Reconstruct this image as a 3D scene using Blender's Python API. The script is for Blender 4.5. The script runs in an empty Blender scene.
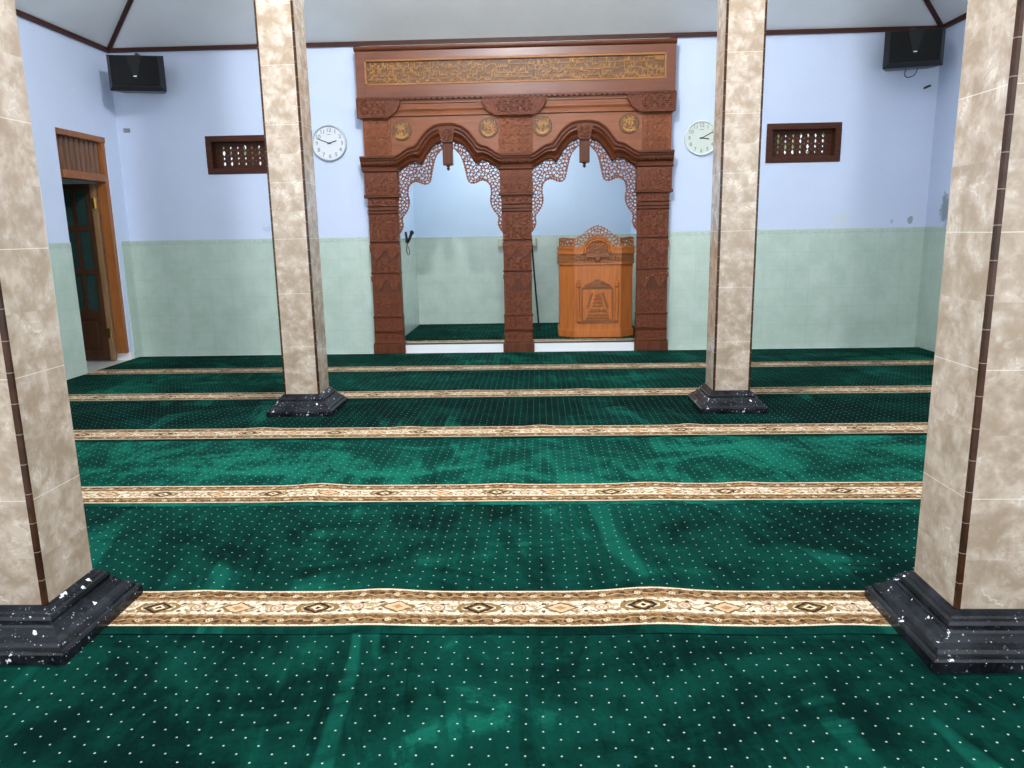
import bpy, bmesh, math, random
import numpy as np
from mathutils import Vector, Matrix
PI = math.pi
sc = bpy.context.scene
C = sc.collection

# ------------------------------------------------------------------ measured room
XL, XR, YB, YF, HC, HD = -4.479, 4.094, 8.308, -0.45, 3.230, 1.268
SL = 0.5156                      # ceiling slope
FZ = -0.012                      # tiled floor below the carpet pile

# ------------------------------------------------------------------ node maths
class S:
    """a shader socket with arithmetic"""
    nt = None
    def __init__(s, v): s.v = v
    @staticmethod
    def op(o, *a):
        n = S.nt.nodes.new('ShaderNodeMath'); n.operation = o
        for i, x in enumerate(a):
            x = x.v if isinstance(x, S) else x
            if isinstance(x, (int, float)): n.inputs[i].default_value = x
            else: S.nt.links.new(x, n.inputs[i])
        return S(n.outputs[0])
    def __add__(s, o): return S.op('ADD', s, o)
    __radd__ = __add__
    def __sub__(s, o): return S.op('SUBTRACT', s, o)
    def __rsub__(s, o): return S.op('SUBTRACT', o, s)
    def __mul__(s, o): return S.op('MULTIPLY', s, o)
    __rmul__ = __mul__
    def __truediv__(s, o): return S.op('DIVIDE', s, o)
    def __lt__(s, o): return S.op('LESS_THAN', s, o)
    def __gt__(s, o): return S.op('GREATER_THAN', s, o)
def sabs(a): return S.op('ABSOLUTE', a)
def smin(a, b): return S.op('MINIMUM', a, b)
def smax(a, b): return S.op('MAXIMUM', a, b)
def sround(a): return S.op('ROUND', a)
def ssin(a): return S.op('SINE', a)
def hyp(a, b): return S.op('SQRT', a * a + b * b)
def per(a, p): return a - sround(a / p) * p          # centred modulo
def sstep(a, lo, hi):
    n = S.nt.nodes.new('ShaderNodeMapRange'); n.interpolation_type = 'SMOOTHSTEP'
    S.nt.links.new(a.v, n.inputs[0]); n.inputs[1].default_value = lo; n.inputs[2].default_value = hi
    n.inputs[3].default_value = 0; n.inputs[4].default_value = 1
    return S(n.outputs[0])
def coords():
    t = S.nt.nodes.new('ShaderNodeTexCoord'); x = S.nt.nodes.new('ShaderNodeSeparateXYZ')
    S.nt.links.new(t.outputs['Object'], x.inputs[0])
    return t.outputs['Object'], S(x.outputs[0]), S(x.outputs[1]), S(x.outputs[2])
def vec(x, y, z):
    n = S.nt.nodes.new('ShaderNodeCombineXYZ')
    for i, a in enumerate((x, y, z)):
        if isinstance(a, S): S.nt.links.new(a.v, n.inputs[i])
        else: n.inputs[i].default_value = a
    return n.outputs[0]
def noise(v, scale=5, detail=3, rough=.5, dist=0):
    n = S.nt.nodes.new('ShaderNodeTexNoise'); S.nt.links.new(v, n.inputs['Vector'])
    n.inputs['Scale'].default_value = scale; n.inputs['Detail'].default_value = detail
    n.inputs['Roughness'].default_value = rough; n.inputs['Distortion'].default_value = dist
    return S(n.outputs[0])
def col(c):
    n = S.nt.nodes.new('ShaderNodeRGB'); n.outputs[0].default_value = (*c, 1); return n.outputs[0]
def mixc(f, a, b):
    n = S.nt.nodes.new('ShaderNodeMix'); n.data_type = 'RGBA'
    if isinstance(f, S): S.nt.links.new(f.v, n.inputs[0])
    else: n.inputs[0].default_value = f
    for i, x in ((6, a), (7, b)):
        if isinstance(x, tuple): n.inputs[i].default_value = (*x, 1)
        else: S.nt.links.new(x, n.inputs[i])
    return n.outputs[2]
def lin(r, g, b):
    f = lambda c: (c / 255 / 12.92) if c / 255 <= .04045 else ((c / 255 + .055) / 1.055) ** 2.4
    return (f(r), f(g), f(b))
def mat(name, color=(.5, .5, .5), rough=.5, metal=0, fn=None, spec=.5, coat=0):
    m = bpy.data.materials.new(name); m.use_nodes = True
    nt = m.node_tree; b = nt.nodes['Principled BSDF']; S.nt = nt
    b.inputs['Base Color'].default_value = (*color, 1); b.inputs['Roughness'].default_value = rough
    b.inputs['Metallic'].default_value = metal; b.inputs['Specular IOR Level'].default_value = spec
    if coat: b.inputs['Coat Weight'].default_value = coat; b.inputs['Coat Roughness'].default_value = .15
    if fn: fn(nt, b)
    return m
def setc(nt, b, c): nt.links.new(c, b.inputs['Base Color'])
def bump(nt, b, h, strength=.3, dist=.01):
    n = nt.nodes.new('ShaderNodeBump'); n.inputs['Strength'].default_value = strength; n.inputs['Distance'].default_value = dist
    nt.links.new(h.v, n.inputs['Height']); nt.links.new(n.outputs[0], b.inputs['Normal'])

# ------------------------------------------------------------------ materials
def f_paint(tone):
    def f(nt, b):
        o, x, y, z = coords()
        n = noise(o, 1.3, 4, .6); g = noise(o, 14, 3, .6)
        c = mixc(sstep(n, .3, .75), tuple(k * .95 for k in tone), tone)
        c = mixc(sstep(g, .62, .8) * .12, c, (.85, .87, .9))
        bump(nt, b, g, .08, .004); setc(nt, b, c)
    return f
PAINT = (.60, .68, .86)
def f_paint_back(nt, b):
    f_paint(PAINT)(nt, b)
    o, x, y, z = coords(); n = noise(o, 22, 4, .7)
    def spot(cx, cz, rx, rz, lo=.8):
        d = hyp((x - cx) / rx, (z - cz) / rz) + (n - .5) * 1.6
        return 1 - sstep(d, lo - .15, lo + .15)
    base = b.inputs['Base Color'].links[0].from_socket
    c = mixc(spot(3.21, 1.37, .10, .09) * .55, base, (.62, .66, .70))
    c = mixc(spot(3.93, 1.345, .035, .05) * .7, c, (.16, .19, .23))
    c = mixc(spot(3.74, 1.33, .02, .025) * .5, c, (.22, .25, .3))
    c = mixc(spot(-2.92, 1.37, .09, .035) * .35, c, (.35, .4, .55))
    setc(nt, b, c)
def f_paint_right(nt, b):
    f_paint(PAINT)(nt, b)
    o, x, y, z = coords(); n = noise(o, 18, 5, .75)
    d = hyp((y - 7.93) / .13, (z - 1.44) / .2) + (n - .5) * 1.9
    base = b.inputs['Base Color'].links[0].from_socket
    setc(nt, b, mixc((1 - sstep(d, .55, .95)) * .75, base, (.14, .17, .19)))
def f_dado(axis):
    def f(nt, b):
        o, x, y, z = coords(); u = x if axis == 'x' else y
        n = noise(o, 5, 5, .65); n2 = noise(o, 38, 3, .6)
        j = smin(sabs(per(u, .242)), sabs(per(z - .055, .195)))
        c = mixc(sstep(n, .3, .7), (.42, .53, .455), (.50, .60, .53))
        c = mixc(sstep(n2, .55, .75) * .25, c, (.58, .67, .61))
        ed = sstep(z, 1.205, 1.225) * sstep(noise(vec(u * 9, 0.0, z * 30), 3, 3), .45, .6) * .5
        c = mixc(ed, c, (.30, .36, .33))
        c = mixc(sstep(z, 1.252, 1.258) * .6, c, (.55, .57, .52))
        c = mixc((j < .0022) * .28, c, (.25, .33, .29))
        setc(nt, b, c)
    return f
def f_marble(nt, b):
    o, x, y, z = coords()
    row = sround((z - .124 + .1935) / .387 - .5)
    ox = vec(x + row * 3.7, y + row * 1.9, z)
    n = noise(ox, 10, 5, .6, .3); n2 = noise(ox, 21, 5, .65, .4); n3 = noise(ox, 6.5, 4, .6, .9)
    c = mixc(sstep(n, .34, .66), (.32, .242, .174), (.49, .40, .325))
    c = mixc(sstep(n2, .50, .66) * .6, c, (.30, .222, .155))
    c = mixc(sstep(n2, .30, .46) * -1.0 * .4 + .4, c, (.56, .50, .435))
    vein = 1 - sstep(sabs(n3 - .5), .0, .022)
    c = mixc(vein * sstep(n, .50, .66) * .38, c, (.82, .76, .69))
    g = sabs(per(z - .124, .387)) < .0013
    c = mixc(g * .6, c, (.78, .73, .66))
    setc(nt, b, c)
def f_strip(nt, b):
    o, x, y, z = coords()
    g = sabs(per(z - .05, .0965)) < .0014
    n = noise(o, 12, 3)
    c = mixc(sstep(n, .35, .7), (.030, .012, .006), (.058, .023, .011))
    setc(nt, b, mixc(g * .6, c, (.34, .27, .22)))
def f_plinth(nt, b):
    o, x, y, z = coords()
    n = noise(o, 24, 4, .6); n2 = noise(o, 8, 3, .6); n3 = noise(o, 95, 3, .6); n4 = noise(o, 3.5, 2)
    c = mixc(sstep(n2, .35, .7), (.004, .0045, .006), (.016, .018, .023))
    c = mixc(sstep(n3, .5, .75) * .25, c, (.035, .04, .048))
    c = mixc(sstep(n, .66, .685), c, (.70, .72, .75))
    c = mixc(sstep(n3, .66, .70) * sstep(n4, .42, .58) * .8, c, (.62, .65, .70))
    setc(nt, b, c); bump(nt, b, n, .25, .004)
def f_wood(a, d, along='x', sc_=1.0, bm=.15):
    def f(nt, b):
        o, x, y, z = coords()
        if along == 'x': v = vec(x * 1.2 * sc_, y * 14 * sc_, z * 14 * sc_)
        elif along == 'y': v = vec(x * 14 * sc_, y * 1.2 * sc_, z * 14 * sc_)
        else: v = vec(x * 14 * sc_, y * 14 * sc_, z * 1.2 * sc_)
        n = noise(v, 3, 5, .6, .6); n2 = noise(v, 14, 3, .6); n3 = noise(o, 2.2, 3)
        c = mixc(sstep(n, .3, .7), d, a)
        c = mixc(sstep(n2, .5, .75) * .35, c, d)
        c = mixc(sstep(n3, .35, .7) * .25, c, tuple(k * 1.25 for k in a))
        setc(nt, b, c); bump(nt, b, n2, bm, .003)
    return f
def f_carve(a, d, s=70):
    """wood whose face is covered with fine chiselled leaf work"""
    def f(nt, b):
        o, x, y, z = coords()
        v = nt.nodes.new('ShaderNodeTexVoronoi'); v.feature = 'SMOOTH_F1'; v.inputs['Scale'].default_value = s
        nt.links.new(o, v.inputs['Vector'])
        n = noise(o, s * .6, 3, .6, 1.2); n2 = noise(o, 3, 3)
        c = mixc(sstep(n2, .3, .7), d, a)
        h = S(v.outputs['Distance']) * 1.2 + n * .8
        setc(nt, b, c); bump(nt, b, h, .8, .006)
    return f
def f_pile(dots):
  def f(nt, b):
    o, x, y, z = coords()
    row = sround(y / .0318); fy = y - row * .0318
    half = sabs(per(row, 2.0)) > .5
    fx = per(x + half * .04625, .0925)
    dot = hyp(fx, fy) < .0030
    seg = sround((y - 2.875) / 1.2)
    p1 = noise(vec(x * .8 + seg * 5.3, y * 1.5, 0.0), 1.6, 5, .62, 1.0)      # brushed nap patches
    p2 = noise(vec(x * 2.4 + seg * 2.1, y * .8 + x * .9, 0.0), 2.6, 5, .68, 1.4)
    p3 = noise(o, 60, 2, .6)
    roll = 0.0
    for k, w in ((-1, -.03), (0, .0), (1, .13), (2, -.10), (3, .02), (4, .05)): roll = (sabs(seg - k) < .5) * w + roll
    t = p1 * .8 + p2 * .6 + roll + (p3 - .5) * .12
    c = mixc(sstep(t, .52, .78), (.0006, .0095, .0075), (.0016, .031, .022))
    c = mixc(sstep(t, .76, .96), c, (.006, .105, .068))
    p4 = noise(vec(x * 3.2 + y * .5 + seg * 1.7, y * .45, 2.0), 1.3, 2, .5, .6)
    c = mixc(sstep(p4, .59, .65) * sstep(p1, .38, .56) * .6, c, (.0045, .082, .055))
    c = mixc(sstep(p4, .30, .36) * -.55 + .55, c, (.0006, .0095, .008))
    c = mixc(sstep(p2 + p3 * .1, .60, .74) * .5, c, (.0006, .0085, .007))
    if dots: c = mixc(dot * .65, c, (.46, .55, .42))
    setc(nt, b, c); bump(nt, b, noise(o, 420, 2, .6) + p1, .35, .006)
    b.inputs['Sheen Weight'].default_value = 0.0; b.inputs['Sheen Tint'].default_value = (.1, .7, .45, 1); b.inputs['Sheen Roughness'].default_value = .4
  return f
PER = .5755
def f_border(nt, b):
    """woven border: two brown guard stripes, a cream centre with diamonds, vines and rosettes (v: 0..1 across)"""
    o, X, Y, z = coords()
    w1 = noise(o, 34, 2, .5) - .5; w2 = noise(o, 61, 2, .5) - .5
    x = X + w1 * .016
    v = (Y - 2.3254) / 1.2; v = (v - S.op('FLOOR', v)) * (1.2 / .2534) + w2 * .07
    va = sabs(v - .5)
    cream, beige, brown, dark, tan, rose = (.64, .53, .40), (.36, .25, .145), (.095, .044, .016), (.016, .011, .007), (.215, .122, .055), (.34, .205, .125)
    n = noise(o, 90, 3, .6); n0 = noise(vec(X * 40 + v * 5, v * 6 - X * 12, 0.0), 1.0, 3, .6)
    n1 = noise(vec(X * 34 - v * 4, v * 7 + X * 14 + 3.0, 0.0), 1.0, 3, .6)
    c = mixc(sstep(n, .45, .7) * .35, cream, beige)
    c = mixc(sstep(n0, .54, .60) * .75, c, (.33, .20, .085))
    c = mixc(sstep(n1, .57, .62) * .75, c, tan)
    k = 2 * PI / (PER / 4)
    c = mixc((sabs((v - .5) - .085 * ssin(x * k)) < .018) * .75, c, (.16, .10, .035))
    for ph, cv_, tilt, ln, cc in ((.0, .09, .55, .020, (.20, .12, .05)), (.036, -.09, -.55, .020, tan), (.052, .10, -.4, .016, (.30, .17, .08)), (.018, -.10, .4, .015, (.17, .13, .055))):
        a_ = per(x + ph, PER / 8); q_ = (v - .5 - cv_) * .2534
        u_ = a_ + q_ * tilt; w_ = q_ - a_ * tilt
        c = mixc((sabs(u_) / ln + sabs(w_ + u_ * u_ * 14) / .0065 < 1.0) * .9, c, cc)
    lf = per(x + .03, PER / 8); sg = (v - .5) * .25
    c = mixc((hyp(lf * .8 + sg * .5, sg - lf * .4 - .012) < .012) * .7, c, (.30, .21, .08))
    c = mixc((hyp(per(x - .008, PER / 8), (va - .10) * .2534) < .0075) * .9, c, dark)
    c = mixc((hyp(per(x + .022, PER / 8), (va - .055) * .2534) < .006) * .7, c, rose)
    r = hyp(per(x - .143 + .2215, PER / 2), (v - .5) * .2534)
    c = mixc((r < .026) * .9, c, (.24, .14, .07)); c = mixc(r < .020, c, (.50, .37, .25)); c = mixc(r < .012, c, rose); c = mixc(r < .005, c, cream)
    dl = sabs(per(x + .2215 - PER / 2, PER)) / .058 + va / .150
    c = mixc(dl < 1.12, c, (.15, .085, .03)); c = mixc(dl < .86, c, (.52, .34, .20)); c = mixc(dl < .4, c, (.33, .17, .08))
    dx_ = sabs(per(x + .2215, PER))
    c = mixc(sabs(hyp(dx_ / .070, va / .135) - 1.0) < .14, c, (.20, .12, .04))
    dd = dx_ / .052 + va / .150
    c = mixc(dd < 1.1, c, dark); c = mixc(dd < .74, c, (.19, .09, .03)); c = mixc(dd < .5, c, (.62, .50, .33)); c = mixc(dd < .24, c, dark)
    gd = (va > .20)
    g = mixc(sstep(n0, .42, .56), brown, tan)
    gx = per(x + .02, .0415); gv = (va - .325) * .2534
    g = mixc((hyp(gx, gv + .008) < .010) * .7, g, (.11, .05, .015))
    g = mixc((hyp(per(x, .0415), gv - .010) < .0085) * .85, g, dark)
    g = mixc((sabs(gv - .006 * ssin(x * (2 * PI / .083))) < .0035) * .6, g, (.46, .30, .14))
    rr = hyp(per(x + .03, .1245), gv - .004)
    g = mixc(rr < .0120, g, (.50, .40, .26)); g = mixc(rr < .0075, g, (.22, .15, .07)); g = mixc(rr < .004, g, cream)
    c = mixc(gd, c, g)
    c = mixc(sabs(va - .205) < .020, c, mixc(sstep(n, .4, .6), beige, tan))
    c = mixc(va > .455, c, mixc((per(X, .012) > 0) * .5, (.62, .51, .37), (.42, .31, .18)))
    c = mixc(sabs(va - .448) < .009, c, (.13, .065, .02))
    setc(nt, b, c); bump(nt, b, n + noise(o, 420, 2, .6), .4, .006)
def f_ceiling(nt, b):
    o, x, y, z = coords(); n = noise(o, 1.2, 4, .6)
    setc(nt, b, mixc(sstep(n, .3, .7), (.78, .80, .83), (.85, .87, .89)))
def f_speckfloor(nt, b):
    o, x, y, z = coords(); n = noise(o, 5, 4, .6)
    j = smin(sabs(per(x, .3)), sabs(per(y, .3)))
    c = mixc(sstep(n, .35, .65), (.48, .47, .44), (.60, .59, .56))
    setc(nt, b, mixc((j < .002) * .6, c, (.3, .3, .28)))
def f_foliage(nt, b):
    o, x, y, z = coords(); n = noise(o, 5, 2)
    setc(nt, b, mixc(sstep(n, .35, .65), (.20, .30, .02), (.70, .68, .14)))
    b.inputs['Transmission Weight'].default_value = 0.0

WD_A, WD_D = (.128, .034, .013), (.068, .018, .007)
WM_A, WM_D = (.270, .088, .034), (.180, .055, .021)
PU_A, PU_D = (.50, .155, .034), (.36, .100, .022)
M = dict(
    paint_back=mat('pale_blue_paint_back', PAINT, .55, fn=f_paint_back), paint_right=mat('pale_blue_paint_right', PAINT, .55, fn=f_paint_right),
    paint=mat('pale_blue_paint', PAINT, .55, fn=f_paint(PAINT)), niche_paint=mat('niche_blue_paint', PAINT, .5, fn=f_paint((.55, .70, .86))),
    dado_x=mat('green_wall_tile', (.36, .48, .4), .22, fn=f_dado('x')), dado_y=mat('green_wall_tile_side', (.36, .48, .4), .22, fn=f_dado('y')),
    ceiling=mat('grey_ceiling_board', (.55, .58, .6), .5, fn=f_ceiling), trim=mat('dark_brown_trim', (.055, .018, .014), .5, spec=.2),
    marble=mat('cream_marble_tile', (.7, .6, .5), .18, fn=f_marble, spec=.35), strip=mat('brown_corner_tile', (.08, .03, .02), .2, fn=f_strip, spec=.25),
    plinth=mat('black_stone', (.02, .02, .02), .22, fn=f_plinth, spec=.22),
    wood=mat('carved_dark_teak', WD_A, .38, fn=f_wood(WD_A, WD_D, 'x'), spec=.25), wood_v=mat('carved_dark_teak_upright', WD_A, .42, fn=f_wood(WD_A, WD_D, 'z'), spec=.25),
    carve=mat('chiselled_teak', WD_A, .45, fn=f_carve(tuple(k * 1.15 for k in WD_A), tuple(k * .95 for k in WD_A)), spec=.25),
    board=mat('varnished_teak_board', WM_A, .33, fn=f_wood(WM_A, WM_D, 'x', .6, .06), spec=.4),
    header=mat('dark_varnished_board', (.16, .052, .024), .32, fn=f_wood((.185, .056, .025), (.125, .037, .016), 'x', .6, .06), spec=.5),
    board_carve=mat('chiselled_teak_board', WM_A, .45, fn=f_carve((.225, .065, .023), (.17, .048, .017), 55), spec=.25),
    gold_ground=mat('brown_panel_ground', (.17, .066, .016), .5, fn=f_wood((.14, .052, .013), (.09, .032, .008), 'x')),
    gold_frame=mat('gilded_frame', (.33, .14, .04), .45, fn=f_wood((.36, .15, .045), (.27, .105, .03), 'x'), spec=.3), gold=mat('gilded_relief', (.50, .24, .058), .40, fn=f_wood((.52, .245, .06), (.40, .18, .044), 'x')),
    pulpit=mat('orange_teak', PU_A, .35, fn=f_wood(PU_A, PU_D, 'z', .8, .06), spec=.35), pulpit_dark=mat('carved_orange_teak', (.27, .09, .025), .45, fn=f_carve((.30, .10, .028), (.21, .066, .018), 60)),
    pulpit_relief=mat('pulpit_relief', (.24, .08, .02), .5), pulpit_crown=mat('pulpit_crown_teak', (.30, .1, .03), .45, fn=f_wood((.30, .105, .03), (.2, .065, .018), 'x')),
    lace=mat('fretwork_teak', (.17, .062, .03), .5, fn=f_wood((.20, .062, .032), (.12, .036, .018), 'z'), spec=.3),
    door=mat('door_teak', (.30, .105, .026), .4, fn=f_wood((.33, .115, .028), (.2, .065, .015), 'z')), door_dark=mat('door_leaf_teak', (.055, .022, .010), .45, fn=f_wood((.07, .028, .012), (.035, .013, .006), 'z')),
    stile=mat('pale_door_stile', (.25, .14, .06), .45, fn=f_wood((.26, .15, .07), (.18, .095, .04), 'z')), slat=mat('transom_slat_teak', (.12, .045, .018), .45, fn=f_wood((.15, .055, .02), (.08, .028, .01), 'z')),
    win=mat('vent_teak', (.062, .022, .012), .45, fn=f_wood((.075, .022, .010), (.04, .012, .006), 'x'), spec=.2),
    brass=mat('brass', (.75, .5, .16), .3, 1), black=mat('black_plastic', (.012, .013, .015), .45), blackgloss=mat('black_cabinet', (.006, .007, .008), .4, spec=.25),
    grille=mat('speaker_grille', (.004, .0045, .005), .65, spec=.2), bevel=mat('speaker_bezel', (.012, .013, .016), .4, spec=.4), silver=mat('silver_badge', (.75, .76, .78), .25, 1),
    white=mat('white_plastic', (.80, .82, .84), .35), clockface=mat('clock_face', (.70, .72, .77), .4), clockface2=mat('clock_face_ivory', (.60, .65, .58), .4),
    rim=mat('silver_rim', (.52, .56, .60), .3, .6), rim2=mat('white_rim', (.75, .78, .76), .3), grey=mat('grey_print', (.27, .28, .31), .5), ink=mat('dark_hand', (.03, .03, .035), .4),
    white_tile=mat('white_tile', (.84, .84, .86), .2), pile=mat('green_pile', (.004, .06, .04), .9, fn=f_pile(True), spec=.02), hem=mat('green_hem', (.004, .06, .04), .9, fn=f_pile(False), spec=.02), border=mat('woven_border', (.6, .5, .35), .9, fn=f_border, spec=.1),
    floor=mat('floor_tile', (.55, .54, .5), .3, fn=f_speckfloor), outwall=mat('side_room_paint', (.38, .47, .44), .6), leaf=mat('foliage', (.2, .3, .04), .6, fn=f_foliage),
    bark=mat('bark', (.12, .08, .05), .8), concrete=mat('outside_paving', (.45, .44, .42), .8), box=mat('pale_box', (.50, .53, .42), .4), cream=mat('cream_plastic', (.60, .60, .42), .4))
def f_glass(nt, b):
    b.inputs['Transmission Weight'].default_value = .55; b.inputs['IOR'].default_value = 1.15
M['pane'] = mat('dark_teal_glass', (.05, .11, .10), .12, fn=f_glass)

# ------------------------------------------------------------------ mesh helper
class MB:
    def __init__(s): s.v = []; s.f = []
    def add(s, vs, fs):
        o = len(s.v); s.v += [tuple(p) for p in vs]; s.f += [tuple(i + o for i in f) for f in fs]; return s
    def box(s, x0, x1, y0, y1, z0, z1, bev=0):
        if bev <= 0:
            return s.add([(x0, y0, z0), (x1, y0, z0), (x1, y1, z0), (x0, y1, z0), (x0, y0, z1), (x1, y0, z1), (x1, y1, z1), (x0, y1, z1)],
                         [(0, 3, 2, 1), (4, 5, 6, 7), (0, 1, 5, 4), (1, 2, 6, 5), (2, 3, 7, 6), (3, 0, 4, 7)])
        b = bmesh.new(); r = bmesh.ops.create_cube(b, size=1)
        for q in b.verts: q.co = ((x0 + x1) / 2 + q.co.x * (x1 - x0), (y0 + y1) / 2 + q.co.y * (y1 - y0), (z0 + z1) / 2 + q.co.z * (z1 - z0))
        bmesh.ops.bevel(b, geom=b.edges[:], offset=bev, segments=2, affect='EDGES', profile=.5)
        b.verts.index_update()
        s.add([q.co for q in b.verts], [[q.index for q in f.verts] for f in b.faces]); b.free(); return s
    def prism(s, poly, y0, y1, axis='y'):
        """polygon in x,z (counter-clockwise seen from -y) pushed from y0 (front) to y1"""
        n = len(poly)
        if axis == 'y': P = lambda a, b, t: (a, t, b)
        elif axis == 'z': P = lambda a, b, t: (a, b, t)
        else: P = lambda a, b, t: (t, a, b)
        vs = [P(a, b, y0) for a, b in poly] + [P(a, b, y1) for a, b in poly]
        return s.add(vs, [tuple(range(n)), tuple(range(2 * n - 1, n - 1, -1))] + [((i + 1) % n, i, i + n, (i + 1) % n + n) for i in range(n)])
    def loft(s, inner, outer, prof):
        """strip between two equally sampled x,z curves; prof = list of (t, y)"""
        n, m = len(inner), len(prof)
        vs = [(a[0] + (b[0] - a[0]) * t, y, a[1] + (b[1] - a[1]) * t) for a, b in zip(inner, outer) for t, y in prof]
        fs = [(i * m + j, i * m + j + 1, (i + 1) * m + j + 1, (i + 1) * m + j) for i in range(n - 1) for j in range(m - 1)]
        fs += [tuple(range(m)), tuple((n - 1) * m + j for j in range(m - 1, -1, -1))]
        return s.add(vs, fs)
    def hmould(s, x0, x1, prof):
        """horizontal moulding; prof = list of (z, y) closed at the back"""
        n = len(prof)
        vs = [(x0, y, z) for z, y in prof] + [(x1, y, z) for z, y in prof]
        return s.add(vs, [tuple(range(n)), tuple(range(2 * n - 1, n - 1, -1))] + [(i, i + n, (i + 1) % n + n, (i + 1) % n) for i in range(n)])
    def relief(s, pts, r, y, h, taper=True):
        """raised half-round stroke along x,z points on a face at y (faces -y)"""
        n = len(pts); vs = []; fs = []
        for i, p in enumerate(pts):
            a = pts[max(0, i - 1)]; b = pts[min(n - 1, i + 1)]
            d = math.hypot(b[0] - a[0], b[1] - a[1]) or 1
            nx, nz = -(b[1] - a[1]) / d, (b[0] - a[0]) / d
            w = r * (1 - .65 * abs(2 * i / max(1, n - 1) - 1) ** 2) if taper else r
            for k, hh in ((-1, 0), (-.5, h), (.5, h), (1, 0)): vs.append((p[0] + nx * w * k, y - hh, p[1] + nz * w * k))
        for i in range(n - 1):
            for k in range(3): fs.append((i * 4 + k, i * 4 + k + 1, i * 4 + k + 5, i * 4 + k + 4))
        fs += [(0, 1, 2, 3), ((n - 1) * 4 + 3, (n - 1) * 4 + 2, (n - 1) * 4 + 1, (n - 1) * 4)]
        return s.add(vs, fs)
    def boss(s, cx, cz, rx, rz, y, h, n=10):
        vs = [(cx, y - h, cz)]
        for k in (.6, 1):
            for i in range(n):
                a = 2 * PI * i / n; vs.append((cx + rx * k * math.cos(a), y - (h * .75 if k < 1 else 0), cz + rz * k * math.sin(a)))
        fs = [(0, 1 + (i + 1) % n, 1 + i) for i in range(n)] + [(1 + i, 1 + (i + 1) % n, 1 + n + (i + 1) % n, 1 + n + i) for i in range(n)]
        return s.add(vs, [f[::-1] for f in fs])
    def tube(s, pts, r, n=8, r2=None):
        pts = [Vector(p) for p in pts]; vs = []; fs = []; m = len(pts)
        up = Vector((.31, .17, .93))
        for i, p in enumerate(pts):
            t = (pts[min(m - 1, i + 1)] - pts[max(0, i - 1)]).normalized()
            a = t.cross(up); a = a.normalized() if a.length > 1e-3 else Vector((1, 0, 0)); b = t.cross(a)
            w = r if r2 is None else r + (r2 - r) * i / (m - 1)
            for k in range(n): vs.append(p + (a * math.cos(2 * PI * k / n) + b * math.sin(2 * PI * k / n)) * w)
        for i in range(m - 1):
            for k in range(n): fs.append((i * n + k, i * n + (k + 1) % n, (i + 1) * n + (k + 1) % n, (i + 1) * n + k))
        fs += [tuple(range(n - 1, -1, -1)), tuple((m - 1) * n + k for k in range(n))]
        return s.add(vs, fs)
    def lathe(s, prof, c, axis='z', n=32):
        """prof = list of (r, h) around a point c"""
        vs = []; fs = []; m = len(prof)
        for r, h in prof:
            for k in range(n):
                a = 2 * PI * k / n; u, w = r * math.cos(a), r * math.sin(a)
                vs.append((c[0] + u, c[1] + w, c[2] + h) if axis == 'z' else (c[0] + u, c[1] - h, c[2] + w))
        for i in range(m - 1):
            for k in range(n): fs.append((i * n + k, i * n + (k + 1) % n, (i + 1) * n + (k + 1) % n, (i + 1) * n + k))
        fs += [tuple(range(n - 1, -1, -1)), tuple((m - 1) * n + k for k in range(n))]
        return s.add(vs, fs)
    def squarelathe(s, prof, x0, x1, y0, y1):
        """stepped moulding round a rectangle; prof = list of (offset, z) from the foot up"""
        vs = []; fs = []
        for o, z in prof: vs += [(x0 - o, y0 - o, z), (x1 + o, y0 - o, z), (x1 + o, y1 + o, z), (x0 - o, y1 + o, z)]
        for i in range(len(prof) - 1):
            for k in range(4): fs.append((i * 4 + k, i * 4 + (k + 1) % 4, i * 4 + 4 + (k + 1) % 4, i * 4 + 4 + k))
        m = len(prof) - 1
        fs += [(3, 2, 1, 0), (m * 4, m * 4 + 1, m * 4 + 2, m * 4 + 3)]
        return s.add(vs, fs)
    def build(s, name, m, parent=None, smooth=False, fix=True, loc=None):
        me = bpy.data.meshes.new(name)
        off = Vector(loc) if loc is not None else (parent_world(parent) if parent is not None else Vector((0, 0, 0)))
        me.from_pydata([Vector(p) - off for p in s.v], [], s.f)
        if fix:
            b = bmesh.new(); b.from_mesh(me); bmesh.ops.recalc_face_normals(b, faces=b.faces[:]); b.to_mesh(me); b.free()
        if smooth: me.shade_smooth()
        me.materials.append(M[m] if isinstance(m, str) else m)
        o = bpy.data.objects.new(name, me); C.objects.link(o)
        if parent is not None:
            o.parent = parent
            o.location = off - parent_world(parent)
        else: o.location = off
        return o
def parent_world(o):
    p = Vector((0, 0, 0))
    while o is not None: p = p + o.location; o = o.parent
    return p
def thing(name, label, cat, loc=(0, 0, 0), group=None):
    o = bpy.data.objects.new(name, None); o.empty_display_size = .1; C.objects.link(o); o.location = loc
    o['label'] = label; o['category'] = cat; o['kind'] = 'thing'
    if group: o['group'] = group
    return o
def tag(o, label, cat, group=None, kind='thing'):
    o['label'] = label; o['category'] = cat; o['kind'] = kind
    if group: o['group'] = group
    return o
def struct(name, mb, m, parent=None, label=None, cat=None):
    o = mb.build(name, m, parent)
    if parent is None:
        o['kind'] = 'structure'
        if label: o['label'] = label; o['category'] = cat
    return o
def structroot(name, loc, label, cat):
    o = bpy.data.objects.new(name, None); C.objects.link(o); o.location = loc; o['kind'] = 'structure'; o['label'] = label; o['category'] = cat
    return o

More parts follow.
